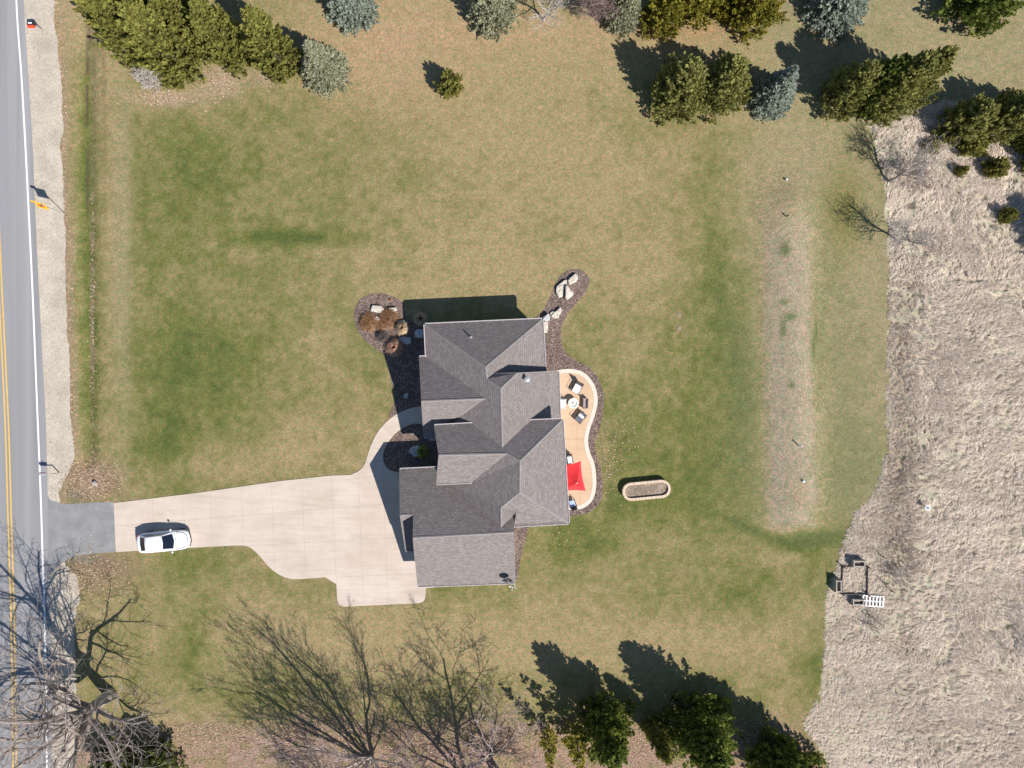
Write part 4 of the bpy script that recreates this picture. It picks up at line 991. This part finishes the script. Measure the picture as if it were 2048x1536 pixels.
rock(nw([(1030, 1020), (1130, 985), (1270, 1010), (1275, 1130), (1180, 1145), (1080, 1080)]), .3, "grey slab boulder just above the pinkish grass clump", 'boulder_grey', GB1)
rock(zz_(720, 780, 8.533, [(745, 90), (800, 45), (832, 60), (822, 130), (760, 145)]), .3, "small grey boulder in deep shade beside the front walk bed", 'boulder_grey')
rock(zz_(720, 780, 8.533, [(835, 1040), (900, 960), (1000, 940), (1060, 990), (1050, 1100), (930, 1140), (885, 1085)]), .4, "grey boulder beneath the lime green blade plant by the walkway", 'boulder_grey')
rock(ne([(920, 400), (980, 330), (1060, 262), (1105, 310), (1110, 370), (1070, 430), (940, 480)]), .35, "pale boulder nearest the rounded tip of the narrow bed", group=GB2)
rock(ne([(700, 520), (830, 400), (900, 385), (890, 480), (840, 560), (830, 700), (740, 730), (690, 620)]), .3, "long low cream boulder, the western of the leaning pair", group=GB2)
rock(ne([(860, 510), (900, 490), (960, 590), (1020, 650), (1000, 700), (890, 780), (855, 740)]), .62, "tall bright white boulder, the eastern of the leaning pair", group=GB2)
rock(ne([(590, 1080), (650, 1010), (720, 960), (770, 915), (805, 945), (795, 1000), (750, 1060), (740, 1115), (660, 1125)]), .32, "crescent shaped beige boulder in the middle of the narrow bed", group=GB2)
rock(ne([(570, 1010), (640, 985), (680, 990), (620, 1060), (575, 1060)]), .22, "little pale boulder wedged behind the crescent shaped one", group=GB2)
rock(ne([(430, 1110), (540, 1035), (580, 1090), (560, 1170), (490, 1190), (440, 1160)]), .5, "angular pale grey boulder touching the north east roof corner", 'boulder_grey', GB2)
rock(ne([(440, 1190), (530, 1195), (540, 1290), (515, 1400), (450, 1400), (425, 1290)]), .35, "upright cream boulder tucked along the east eave of the north wing", group=GB2)
rock([(186, 964), (193, 961), (197, 965), (195, 970), (189, 972)], .25, "small grey rock in the leaf litter beside the driveway apron", "wood")

# ---------------------------------------------------------------- grass clumps and shrubs
def blades(n, r, h, wd, droop, mat, parent, seed=0, name="blades", up=.35, pack=.25):
    g = np.random.RandomState(seed)
    a = g.uniform(0, 2 * np.pi, n); r0 = g.uniform(0, pack, n) * r; L = g.uniform(.55, 1.0, n)
    tilt = g.uniform(up, 1.0, n)
    b = np.stack([np.cos(a) * r0, np.sin(a) * r0, np.zeros(n)], -1)
    d = np.stack([np.cos(a), np.sin(a), np.zeros(n)], -1); s = np.stack([-np.sin(a), np.cos(a), np.zeros(n)], -1)
    R1 = (L * r * tilt)[:, None]; hh = (h * L * (1.15 - .6 * tilt))[:, None]; z = np.array([0, 0, 1.0])
    m1 = b + d * R1 * .45 + z * hh; m2 = b + d * R1 + z * hh * (1 - droop * tilt[:, None]); w_ = wd / 2
    j = s * w_
    Q = np.concatenate([np.stack([b - j, b + j, m1 + j, m1 - j], 1), np.stack([m1 - j, m1 + j, m2 + j * .2, m2 - j * .2], 1)], 0)
    t = g.uniform(0, 1, n)
    return quads(name, Q, mat, parent, np.concatenate([t, t]))
def clump(px, py, r, h, n, mat, label, cat, droop=.6, wd=.03, seed=1, name="grass_clump", up=.35, group=None, pack=.25):
    o = empty(name, G(px, py) + Vector((0, 0, .02))); tag(o, label, cat, group); blades(n, r, h, wd, droop, M[mat], o, seed, up=up, pack=pack)
    MB().lathe((0, 0, -.02), [(r * .14, 0), (r * .1, .06), (.02, .08)], 10).build("crown_base", M['bark'], o); return o
GC = "grass clumps and shrubs in the bed north west of the house"
clump(738, 645, .66, .55, 1500, 'f_rust', "smaller round rusty brown shrub at the west side of the rounded bed", "shrub", .35, .035, 1, "rusty_shrub", .1, GC, .9)
clump(779, 638, .70, .65, 2000, 'f_rust', "larger round rusty brown shrub in the middle of the rounded bed", "shrub", .35, .035, 2, "rusty_shrub", .1, GC, .9)
clump(762, 652, .40, .35, 600, 'f_rust', "lowest small rusty shrub beneath the two round ones", "shrub", .35, .035, 12, "rusty_shrub", .1, GC, .9)
clump(806, 657, .80, 1.35, 1300, 'f_straw', "blond ornamental grass clump catching sun at the shadow edge", "grass", .6, .03, 3, "ornamental_grass", .35, GC)
clump(790, 695, .98, 1.3, 2600, 'f_pinkstraw', "spreading pinkish tan grass clump south of the grey slab boulder", "grass", .8, .03, 4, "ornamental_grass", .35, GC)
clump(768, 676, .62, .8, 900, 'f_grey', "dark bare twiggy shrub between the rusty shrubs and the pinkish clump", "shrub", .2, .022, 5, "twiggy_shrub", .15, GC, .5)
clump(842, 638, .8, 1.0, 700, 'f_straw', "pale feathery grass clump in the house shadow by the roof corner", "grass", .5, .025, 6, "ornamental_grass", .3, GC)
clump(844, 903, .75, .7, 500, 'f_lime', "spiky lime green blade plant beside the grey boulder near the garage", "plant", .5, .04, 7, "blade_plant", .4)
clump(760, 592, .16, .15, 90, 'f_rust', "tiny dark tuft at the north rim of the rounded bed", "plant", .5, .03, 8, "tuft", .3)
clump(781, 600, .20, .18, 120, 'f_rust', "tiny tuft nearest the house shadow at the north rim of the bed", "plant", .5, .03, 9, "tuft", .3)

# ---------------------------------------------------------------- conifers
def conifer_mesh(kind, h, r, n, seed, mat):
    g = np.random.RandomState(seed)
    if kind == 'spruce' or kind == 'pine':
        nb = n // 26
        t = 1 - np.sqrt(g.uniform(0, 1, nb)) * .985; t = np.clip(t, 0.0, 1) # more low
        az = g.uniform(0, 2 * np.pi, nb)
        Rr = r * (np.clip(1 - t, 0, 1) ** (.85 if kind == 'spruce' else .6)) * g.uniform(.78, 1.12, nb) + .06
        bi = g.randint(0, nb, n); s = g.uniform(0.15, 1, n) ** .7
        rad = Rr[bi] * s; droop = .18 if kind == 'spruce' else -.1
        z = .25 + t[bi] * (h - .3) - droop * rad + .06 * g.randn(n) + (s ** 3) * .12
        side = g.randn(n) * (.16 * r / 2 + .10) * (1.15 - s)
        ca, sa = np.cos(az[bi]), np.sin(az[bi])
        P = np.stack([ca * rad - sa * side, sa * rad + ca * side, z], -1)
        d = np.stack([ca, sa, np.full(n, .25)], -1) + g.randn(n, 3) * .45
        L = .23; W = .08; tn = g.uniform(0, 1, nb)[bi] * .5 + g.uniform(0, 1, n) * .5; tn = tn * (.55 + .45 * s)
    else:
        nc = n // 42; t = g.uniform(0, 1, nc) ** 1.15; az = g.uniform(0, 2 * np.pi, nc)
        prof = np.minimum(1.0, (1 - t) ** .62 * 1.12) * (0.72 + .28 * np.minimum(1, t * 6 + .35))
        lump = 1 + .26 * np.sin(az * 3 + seed + t * 5) * np.sin(t * 9 + seed * 2.1 + az)
        Rr = r * prof * lump * g.uniform(.70, 1.16, nc) * (1 - .35 * (g.uniform(0, 1, nc) < .3))
        ci = g.randint(0, nc, n)
        C = np.stack([np.cos(az) * Rr, np.sin(az) * Rr, .15 + t * (h - .35)], -1)
        out = np.stack([np.cos(az), np.sin(az), np.full(nc, 1.25)], -1); out /= np.linalg.norm(out, axis=1)[:, None]
        s = g.uniform(0, 1, n); spread = .21 * (1.10 - s)
        P = C[ci] + out[ci] * (s * .98 - .50)[:, None] + g.randn(n, 3) * spread[:, None] * np.array([1, 1, .8])
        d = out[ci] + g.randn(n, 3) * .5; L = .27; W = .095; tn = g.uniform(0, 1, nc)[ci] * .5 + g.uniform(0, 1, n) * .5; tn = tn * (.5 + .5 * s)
        # interior fill
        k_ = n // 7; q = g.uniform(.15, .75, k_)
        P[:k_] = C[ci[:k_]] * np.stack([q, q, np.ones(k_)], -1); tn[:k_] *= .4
    d /= np.linalg.norm(d, axis=1)[:, None]
    oo = P - np.array([0, 0, 1]) * (P[:, 2] * .85)[:, None]; oo /= np.linalg.norm(oo, axis=1)[:, None] + 1e-6
    nrm = oo + g.randn(n, 3) * .55; q = np.cross(d, nrm); q -= (q * d).sum(1)[:, None] * d; q /= np.linalg.norm(q, axis=1)[:, None]
    Ls = (L * g.uniform(.6, 1.25, n))[:, None]; Ws = (W * g.uniform(.7, 1.3, n))[:, None]
    P[:, 2] = np.maximum(P[:, 2], .05)
    V_ = np.stack([P - d * Ls * .5, P + q * Ws - d * Ls * .05, P + d * Ls * .5, P - q * Ws - d * Ls * .05], 1)
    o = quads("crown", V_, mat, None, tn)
    return o
PROTO = {}
def proto(kind, mat, seed, h, r, n):
    key = (kind, mat, seed)
    o = conifer_mesh(kind, h, r, n, seed, M[mat]); me_ = o.data; bpy.data.objects.remove(o)
    tm = MB(); tm.tube([(0, 0, -.1), (.03, 0, h * .3), (0, .03, h * .7), (0, 0, h * .93)], [.05 * r + .08, .045 * r + .05, .04 * r, .015], 8)
    g = random.Random(seed)
    for k_ in range(14):
        z = h * (.12 + .055 * k_); a = g.uniform(0, 6.28); rr_ = r * (1 - z / h) * .7 + .05
        tm.tube([(0, 0, z), (math.cos(a) * rr_, math.sin(a) * rr_, z + .1)], [.035, .012], 5)
    t = tm.build("trunk", M['bark']); mt = t.data; bpy.data.objects.remove(t)
    PROTO[key] = (me_, mt, h, r)
cfg = [('cedar', 'f_cedar', 1, 8, 2.2, 15000), ('cedar', 'f_cedar', 2, 8, 2.2, 15000), ('cedar', 'f_olive', 3, 7, 2.2, 13000), ('cedar', 'f_olive', 4, 7, 2.2, 13000), ('cedar', 'f_dark', 5, 8, 2.4, 16000), ('cedar', 'f_dark', 6, 8, 2.4, 16000),
       ('spruce', 'f_blue', 7, 7, 2.3, 17000), ('spruce', 'f_pale', 8, 7, 2.3, 17000), ('cedar', 'f_yellow', 9, 6.5, 2.2, 13000), ('cedar', 'f_yellow', 10, 6.5, 2.2, 13000), ('cedar', 'f_cedar', 11, 2.0, 1.0, 3500), ('cedar', 'f_olive', 12, 4.5, 2.0, 10000), ('pine', 'f_yellow', 13, 7.0, 1.2, 1500)]
for c in cfg: proto(*c[:3], *c[3:])
tree_n = [0]
def tree(px, py, r, h, kind, mat, seed, label, cat="tree", name="evergreen_tree", group=None):
    me_, mt, ph, pr = PROTO[(kind, mat, seed)]
    o = empty(name, G(px, py)); o.rotation_euler = (random.uniform(-.03, .03), random.uniform(-.03, .03), random.uniform(0, 6.28)); o.scale = (r / pr, r / pr, h / ph)
    tag(o, label, cat, group)
    c = bpy.data.objects.new("crown", me_); link(c); c.parent = o
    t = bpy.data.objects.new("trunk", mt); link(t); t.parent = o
    return o
GA = "row of yellow green cedars in the north west corner"; GM = "evergreens along the north edge of the lawn"; GS_ = "evergreens along the southern edge"; GF = "young evergreens in the dead grass field"
C_ = lambda *a, **k: tree(*a, **k)
C_(365, 132, 2.4, 10, 'cedar', 'f_cedar', 1, "tall yellow green cedar whose foot is nearest the pinkish leaf litter patch", group=GA)
C_(290, 92, 2.4, 10, 'cedar', 'f_cedar', 2, "tall yellow green cedar beside the bare grey shrub and ditch", group=GA)
C_(245, 35, 2.3, 10, 'cedar', 'f_cedar', 1, "westernmost tall cedar of the row, closest to the road ditch", group=GA)
C_(395, 70, 2.2, 9, 'cedar', 'f_cedar', 2, "cedar in the middle of the row behind the one by the leaf litter", group=GA)
C_(338, 20, 2.3, 9.5, 'cedar', 'f_cedar', 1, "cedar at the picture's top between the westernmost and middle cedars", group=GA)
C_(472, 112, 1.9, 9, 'cedar', 'f_cedar', 2, "narrow cedar between two dark shadow gaps in the row", group=GA)
C_(565, 132, 1.9, 9, 'cedar', 'f_cedar', 1, "easternmost yellow green cedar, touching the pale grey spruce", group=GA)
C_(655, 150, 2.3, 6, 'spruce', 'f_pale', 8, "pale grey green spruce standing right of the cedar row", name="spruce_tree", group=GA)
C_(708, 22, 2.5, 7, 'spruce', 'f_blue', 7, "silvery blue spruce at the top edge north of the pale spruce", name="spruce_tree", group=GM)
C_(985, 32, 2.4, 8, 'spruce', 'f_pale', 8, "olive grey spruce on the top edge left of the bare trees", name="spruce_tree", group=GM)
C_(1240, 38, 1.9, 7, 'spruce', 'f_pale', 8, "pale green spruce between the reddish bare tree and the yellow pines", name="spruce_tree", group=GM)
C_(1322, 38, 2.0, 6.5, 'cedar', 'f_yellow', 9, "leftmost of the bright yellow green pines at the top edge", name="pine_tree", group=GM)
C_(1385, 10, 2.2, 7, 'cedar', 'f_yellow', 10, "second bright yellow green pine from the left at the top edge", name="pine_tree", group=GM)
C_(1440, -2, 2.2, 7, 'cedar', 'f_yellow', 9, "third bright yellow green pine, set furthest back", name="pine_tree", group=GM)
C_(1495, 36, 2.2, 6.5, 'cedar', 'f_yellow', 10, "rightmost bright yellow green pine beside the big blue spruce gap", name="pine_tree", group=GM)
C_(1665, 22, 3.0, 7.5, 'spruce', 'f_blue', 7, "large blue spruce at the top edge above the dark shadow", name="spruce_tree", group=GM)
C_(1945, 12, 3.0, 7, 'cedar', 'f_dark', 5, "dark green tree in the top right corner", group=GM)
C_(1345, 198, 2.3, 7.2, 'cedar', 'f_olive', 3, "left tree of the olive green pair left of the leaning blue spruce", group=GM)
C_(1430, 196, 2.3, 7, 'cedar', 'f_olive', 4, "right tree of the olive green pair left of the leaning blue spruce", group=GM)
C_(1534, 200, 2.2, 6.6, 'spruce', 'f_blue', 7, "small blue spruce standing alone right of the olive pair", name="spruce_tree", group=GM)
C_(1670, 205, 1.8, 7.4, 'cedar', 'f_olive', 3, "pointed light green tree on the left of the large north east clump", group=GM)
C_(1745, 212, 2.0, 9.5, 'cedar', 'f_olive', 4, "tallest olive tree in the middle of the large north east clump", group=GM)
C_(1712, 200, 1.8, 8.0, 'cedar', 'f_dark', 6, "darker tree wedged between the pointed and the tallest of the clump", group=GM)
C_(1795, 190, 1.8, 8.5, 'cedar', 'f_olive', 3, "rightmost tree of the large north east clump", group=GM)
C_(1912, 258, 2.0, 5, 'cedar', 'f_olive', 12, "rounded bushy evergreen at the field edge, left of the pair at the right edge", group=GF)
C_(1982, 250, 2.0, 5.6, 'cedar', 'f_olive', 12, "rounded bushy evergreen right of its twin near the right edge", group=GF)
C_(2042, 255, 1.7, 5, 'cedar', 'f_olive', 12, "bushy evergreen cut by the right edge of the view", group=GF)
C_(1935, 294, 1.15, 1.9, 'cedar', 'f_cedar', 11, "low wide green bush just south of the rounded pair", "bush", "evergreen_bush", GF)
C_(2036, 288, 1.0, 2.4, 'cedar', 'f_cedar', 11, "small green evergreen at the right edge below the cut off tree", "bush", "evergreen_bush", GF)
C_(1857, 298, .62, 1.2, 'cedar', 'f_cedar', 11, "tiny green bush in dry grass west of the low wide bush", "bush", "evergreen_bush", GF)
C_(1915, 345, .42, 1.3, 'cedar', 'f_cedar', 11, "tiniest yellowish bush, alone in the upper field", "bush", "evergreen_bush", GF)
C_(1980, 342, .85, 2.0, 'cedar', 'f_cedar', 11, "small spreading yellow green bush in the upper field", "bush", "evergreen_bush", GF)
C_(2055, 330, .9, 3.2, 'cedar', 'f_cedar', 11, "young evergreen mostly beyond the right edge, its shadow in view", "bush", "evergreen_bush", GF)
C_(2004, 434, .6, 1.7, 'cedar', 'f_cedar', 11, "small yellow green bush beside the big shadow at the right edge", "bush", "evergreen_bush", GF)
C_(2118, 500, 2.5, 6.5, 'cedar', 'f_olive', 4, "evergreen beyond the right edge that throws the large field shadow", group=GF)
C_(901, 180, .95, 3.1, 'cedar', 'f_cedar', 11, "little round yellow green evergreen alone on the northern lawn", "tree", "evergreen_tree")
C_(1203, 1428, 2.3, 8.6, 'cedar', 'f_dark', 5, "leftmost large dark evergreen at the bottom edge", group=GS_)
C_(1388, 1432, 2.8, 9.0, 'cedar', 'f_dark', 6, "biggest dark green evergreen, in the middle of the bottom edge group", group=GS_)
C_(1535, 1502, 2.4, 9.4, 'cedar', 'f_dark', 5, "dark evergreen right of the biggest one at the bottom edge", group=GS_)
C_(1598, 1532, 1.8, 7.5, 'cedar', 'f_dark', 6, "rightmost dark evergreen at the bottom edge", group=GS_)
C_(1305, 1448, 1.1, 6.5, 'cedar', 'f_cedar', 1, "slim yellowish evergreen between the two big dark ones", group=GS_)
C_(1150, 1458, 1.3, 7.0, 'pine', 'f_yellow', 13, "loose slim olive pine just left of the leftmost dark evergreen", name="pine_tree", group=GS_)
C_(1095, 1462, 1.0, 6.3, 'pine', 'f_yellow', 13, "sparse thin pine nearest the bare trees at the bottom", name="pine_tree", group=GS_)
C_(325, 1512, 1.8, 5, 'cedar', 'f_dark', 5, "dark green evergreen under the bare oak at the bottom left", group=GS_)
C_(245, 1522, 2.0, 5, 'cedar', 'f_dark', 6, "dark evergreen half hidden by oak twigs, nearer the road", group=GS_)

# ---------------------------------------------------------------- bare trees
def bare_tree(px, py, h, seed, mat, label, stems=1, trunk_r=.3, spread=.55, levels=4, lean=(0, 0), fork=.25, name="bare_tree", twig=.014, wob0=None, cmat=None, limbs=None, nch=(5, 6, 6, 5), group=None, upw=.25, trunkfrac=.25, wob=.18, ratio=.56, cat="tree"):
    g = random.Random(seed); tr = MB(); cr = MB()
    def grow(p, d, L, r0, lvl):
        segs = [7, 6, 5, 4, 3][min(lvl, 4)]; wob_ = wob0 if (lvl == 0 and wob0) else wob; pts = [p.copy()]; dirs = []; q = p.copy(); dd = d.copy()
        for i in range(segs):
            dd = (dd + Vector((g.gauss(0, wob_), g.gauss(0, wob_), g.gauss(0, wob_ * .6) + upw * (.25 if lvl else .1)))).normalized()
            q = q + dd * (L / segs); pts.append(q.copy()); dirs.append(dd.copy())
        re_ = max(twig * .6, r0 * (.45 if lvl == 0 else .3)); rads = [r0 + (re_ - r0) * i / segs for i in range(segs + 1)]
        (tr if lvl <= (0 if stems == 1 else 0) else cr).tube(pts, rads, [8, 6, 4, 3, 3][min(lvl, 4)], False)
        if lvl >= levels: return
        nc = nch[min(lvl, len(nch) - 1)]
        for i in range(nc):
            t = (trunkfrac if lvl == 0 else .18) + (1 - (trunkfrac if lvl == 0 else .18)) * (i + g.uniform(.2, .9)) / nc; t = min(t, .99)
            k_ = min(int(t * segs), segs - 1); f_ = t * segs - k_; bp = pts[k_].lerp(pts[k_ + 1], f_)
            ax = dirs[k_].cross(Vector((g.gauss(0, 1), g.gauss(0, 1), g.gauss(0, 1)))).normalized()
            nd = (dirs[k_] * (1 - spread) + ax * spread * g.uniform(.7, 1.3)).normalized()
            grow(bp, nd, L * ratio * g.uniform(.65, 1.15) * (1.15 - .35 * t), max(twig, rads[k_] * g.uniform(.42, .62)), lvl + 1)
    if limbs:
        tr.tube([(0, 0, -.1), (-.05, 0, 1.2), (-.05, .05, 2.6), (-.1, .05, 4.0)], [trunk_r * 1.25, trunk_r, trunk_r * .85, trunk_r * .7], 12, True)
        for k_, (az, el, L, rr_) in enumerate(limbs):
            d = Vector((math.cos(R(az)) * math.cos(R(el)), math.sin(R(az)) * math.cos(R(el)), math.sin(R(el))))
            grow(Vector((-.08, .04, 2.5 + 1.4 * ((k_ * 7) % 13) / 13)), d, L, rr_ * 1.25, 1)
    elif stems == 1:
        grow(Vector((0, 0, -.1)), Vector((lean[0], lean[1], 1)).normalized(), h * .72, trunk_r, 0)
    else:
        for s in range(stems):
            a = 2 * math.pi * s / stems + g.uniform(-.4, .4); k_ = g.uniform(.12, fork)
            grow(Vector((math.cos(a) * .15, math.sin(a) * .15, -.1)), Vector((math.cos(a) * k_ + lean[0], math.sin(a) * k_ + lean[1], 1)).normalized(), h * g.uniform(.62, .8), trunk_r * g.uniform(.6, 1), 0)
    o = empty(name, G(px, py)); tag(o, label, cat, group)
    tr.build("trunk", mat, o, True); cr.build("crown", cmat or mat, o)
    return o
GT = "bare deciduous trees along the south edge"
# broad oak by the road
OAK = [(42, 48, 11.5, .20), (27, 30, 11.0, .17), (88, 58, 9.0, .17), (112, 42, 9.5, .18), (150, 35, 9.5, .17), (185, 25, 10.0, .17), (215, 32, 10.5, .19), (250, 35, 9.5, .16), (285, 42, 9.5, .16), (325, 34, 10.0, .17), (60, 75, 8.0, .15), (355, 55, 9.0, .14), (230, 65, 8.5, .15)]
bare_tree(222, 1388, 13, 5, M['barkgrey'], "huge bare oak with wide twisting limbs beside the road at bottom left", 1, .50, .50, 4, (-.02, 0.02), nch=(6, 7, 6, 4), upw=.10, wob=.22, twig=.016, ratio=.52, group=GT, name="oak_tree", limbs=OAK, cmat=M["twig_brown"])
bare_tree(740, 1518, 12.8, 8, M['barkpale'], "pale barked multi stemmed bare tree at the bottom edge, left of its neighbours", 9, .15, .40, 4, (-.12, 0.03), .80, nch=(6, 6, 5, 3), upw=.30, wob=.10, trunkfrac=.12, twig=.014, group=GT, cmat=M['twig_pink'])
bare_tree(930, 1550, 12.6, 13, M['barkpale'], "bare forked tree at the bottom edge just right of the pale multi stemmed one", 5, .20, .50, 4, (0, 0.02), .50, nch=(6, 6, 5, 3), upw=.2, wob=.16, twig=.017, group=GT, cmat=M['twig_pink'])
bare_tree(1000, 1560, 11.5, 21, M['barkgrey'], "bare branching tree below the bottom edge nearest the thin pine", 3, .22, .50, 4, (.05, 0), .35, nch=(6, 5, 5, 4), upw=.18, wob=.18, twig=.017, group=GT, cmat=M['twig_pink'])
bare_tree(660, 1590, 11, 22, M['barkpale'], "low twiggy bare tree below the bottom edge left of the pale multi stemmed tree", 4, .1, .4, 3, (0, 0), .4, nch=(7, 6, 5), upw=.2, wob=.15, twig=.014, group=GT, cmat=M['twig_pink'])
bare_tree(1776, 363, 5.6, 31, M['barkgrey'], "small bare tree on the field edge, the northern of two", 1, .12, .56, 3, (0, .0), nch=(11, 7, 6), upw=.3, wob=.14, trunkfrac=.30, twig=.015, ratio=.66, group="small bare trees on the field edge")
bare_tree(1796, 485, 5.6, 37, M['barkgrey'], "small bare tree on the field edge, the southern of two", 1, .12, .56, 3, (.03, .0), nch=(10, 7, 6), upw=.3, wob=.14, trunkfrac=.30, twig=.015, ratio=.62, group="small bare trees on the field edge")
bare_tree(1088, 42, 6.5, 41, M['barkpale'], "bare pale tree at the top edge right of the olive grey spruce", 1, .11, .55, 3, (.1, 0), nch=(8, 6, 5), trunkfrac=.25, twig=.012, group=GM)
bare_tree(1190, 30, 5.5, 43, M['barkred'], "reddish twiggy bare tree at the top edge left of the pale green spruce", 7, .05, .42, 3, (0, 0), .45, nch=(9, 8, 6), twig=.011, group=GM)
bare_tree(322, 172, 2.6, 47, M['barkpale'], "bare grey fallen looking shrub at the foot of the cedar row", 6, .04, .45, 3, (-.35, .25), .7, nch=(8, 7, 5), twig=.010, name="bare_shrub", cat="shrub")
bare_tree(1800, 1150, 1.8, 51, M['barkpale'], "pale brushy bare shrub east of the wire fence in the field", 6, .03, .4, 2, (-.5, .5), .5, nch=(7, 6), twig=.010, name="bare_shrub", cat="shrub")
bare_tree(1745, 1245, 1.5, 53, M['barkgrey'], "grey twiggy shrub in the field south of the white slatted rack", 6, .03, .4, 2, (0, .2), .6, nch=(7, 6), twig=.010, name="bare_shrub", cat="shrub")
bare_tree(1810, 350, 3.0, 55, M['barkred'], "low reddish thicket shrub right of the northern small bare tree", 8, .02, .4, 3, (0, 0), .7, nch=(7, 6, 4), twig=.008, name="bare_shrub", cat="shrub")
bare_tree(2062, 1310, 4.5, 57, M['barkgrey'], "bare shrub at the right edge throwing a thin shadow on the dead grass", 4, .04, .3, 2, (0, 0), .3, nch=(7, 6), twig=.010, name="bare_shrub", cat="shrub")

# ---------------------------------------------------------------- dead grass of the field (uncountable)
def field_grass():
    g = np.random.RandomState(3); N = 40000
    px = g.uniform(1595, 2130, N * 3); py = g.uniform(150, 1640, N * 3)
    ok = inpoly(px, py, FIELD); px, py = px[ok][:N], py[ok][:N]; n = len(px)
    dens = fbm(px, py, 42, 77, 3); keep = (g.uniform(0, 1, n) < np.clip(.35 + (dens - .35) * 2.2, .25, 1)); keep &= ~((vnoise(px, py, 11, 95) > .86) & (px > 1800)); px, py = px[keep], py[keep]; n = len(px)
    k = 8
    px = np.repeat(px, k); py = np.repeat(py, k); tid = np.repeat(np.arange(n), k); n2 = len(px)
    ang = (fbm(px, py, 150, 78, 2) - .5) * 7 + np.where(py < 560, R(35), R(170)) + (fbm(px, py, 26, 79, 2) - .5) * 2.2 + g.randn(n2) * .38
    X = (px - 1024) / S + g.randn(n2) * .05; Y = (768 - py) / S + g.randn(n2) * .05
    edge = np.clip((px - 1770) / 60, 0, 1); band = np.exp(-((px - 1800) / 35.0) ** 2) * ((py > 560) & (py < 1300))
    L = g.uniform(.30, .78, n2) * (.55 + .45 * edge) * (1 - .4 * band); hh = g.uniform(.10, .34, n2) * (.5 + .5 * edge)
    wd = g.uniform(.018, .042, n2)
    d = np.stack([np.cos(ang), np.sin(ang), np.zeros(n2)], -1); s = np.stack([-np.sin(ang), np.cos(ang), np.zeros(n2)], -1); z = np.array([0, 0, 1.0])
    b = np.stack([X, Y, np.zeros(n2) - .02], -1)
    m1 = b + d * (L * .4)[:, None] + z * hh[:, None] + s * (g.randn(n2) * .05)[:, None]; m2 = b + d * L[:, None] + z * (hh * .35)[:, None] + s * (g.randn(n2) * .12)[:, None]
    j = s * wd[:, None] / 2
    Q = np.concatenate([np.stack([b - j, b + j, m1 + j, m1 - j], 1), np.stack([m1 - j, m1 + j, m2 + j * .3, m2 - j * .3], 1)], 0)
    tt = np.clip(fbm(px, py, 70, 80, 3) * .7 - .02 + .10 * np.sin(py * .18 + 3 * fbm(px, py, 60, 81, 2)) + g.uniform(0, 1, n)[tid] * .45 + g.uniform(-.15, .25, n2) - band * .25, 0, 1)
    o = quads("dead_grass", Q, M['f_field'], None, np.concatenate([tt, tt])); tag(o, "pale dead windblown grass covering the field on the right", kind='stuff')
field_grass()

def leaves():
    g = np.random.RandomState(9); out = []
    def zone(n, cx, cy, rx_, ry_):
        out.append(np.stack([cx + g.randn(n) * rx_, cy + g.randn(n) * ry_], -1))
    zone(260, 1215, 925, 14, 38); zone(120, 1245, 880, 16, 24); zone(90, 1100, 1075, 45, 22); zone(60, 1200, 880, 8, 40)
    zone(2200, 184, 962, 24, 18); zone(500, 440, 160, 24, 16); zone(350, 540, 150, 18, 14); zone(600, 330, 195, 40, 10); zone(1100, 190, 1150, 34, 30); zone(400, 182, 620, 4, 150)
    n = 14000; p = np.stack([g.uniform(330, 1560, n), 1445 + np.abs(g.randn(n)) * 55], -1); out.append(p[p[:, 1] < 1620])
    n = 900; y = g.uniform(0, 960, n); out.append(np.stack([interp_edge(y, SHOULDER) + np.abs(g.randn(n)) * 6 + 1, y], -1))
    P = np.concatenate(out); n = len(P); X = (P[:, 0] - 1024) / S; Y = (768 - P[:, 1]) / S
    c = np.stack([X, Y, ground_z(X, Y) + g.uniform(.015, .05, n)], -1)
    a = g.uniform(0, 6.28, n); s = g.uniform(.035, .085, n)[:, None]
    u = np.stack([np.cos(a), np.sin(a), g.randn(n) * .35], -1) * s; v = np.stack([-np.sin(a), np.cos(a), g.randn(n) * .35], -1) * s * .7
    o = quads("fallen_leaves", np.stack([c - u, c - v, c + u, c + v], 1), M['f_leaf'], None, g.uniform(0, 1, n)); tag(o, "dry fallen leaves scattered over grass and under the trees", kind='stuff')
leaves()
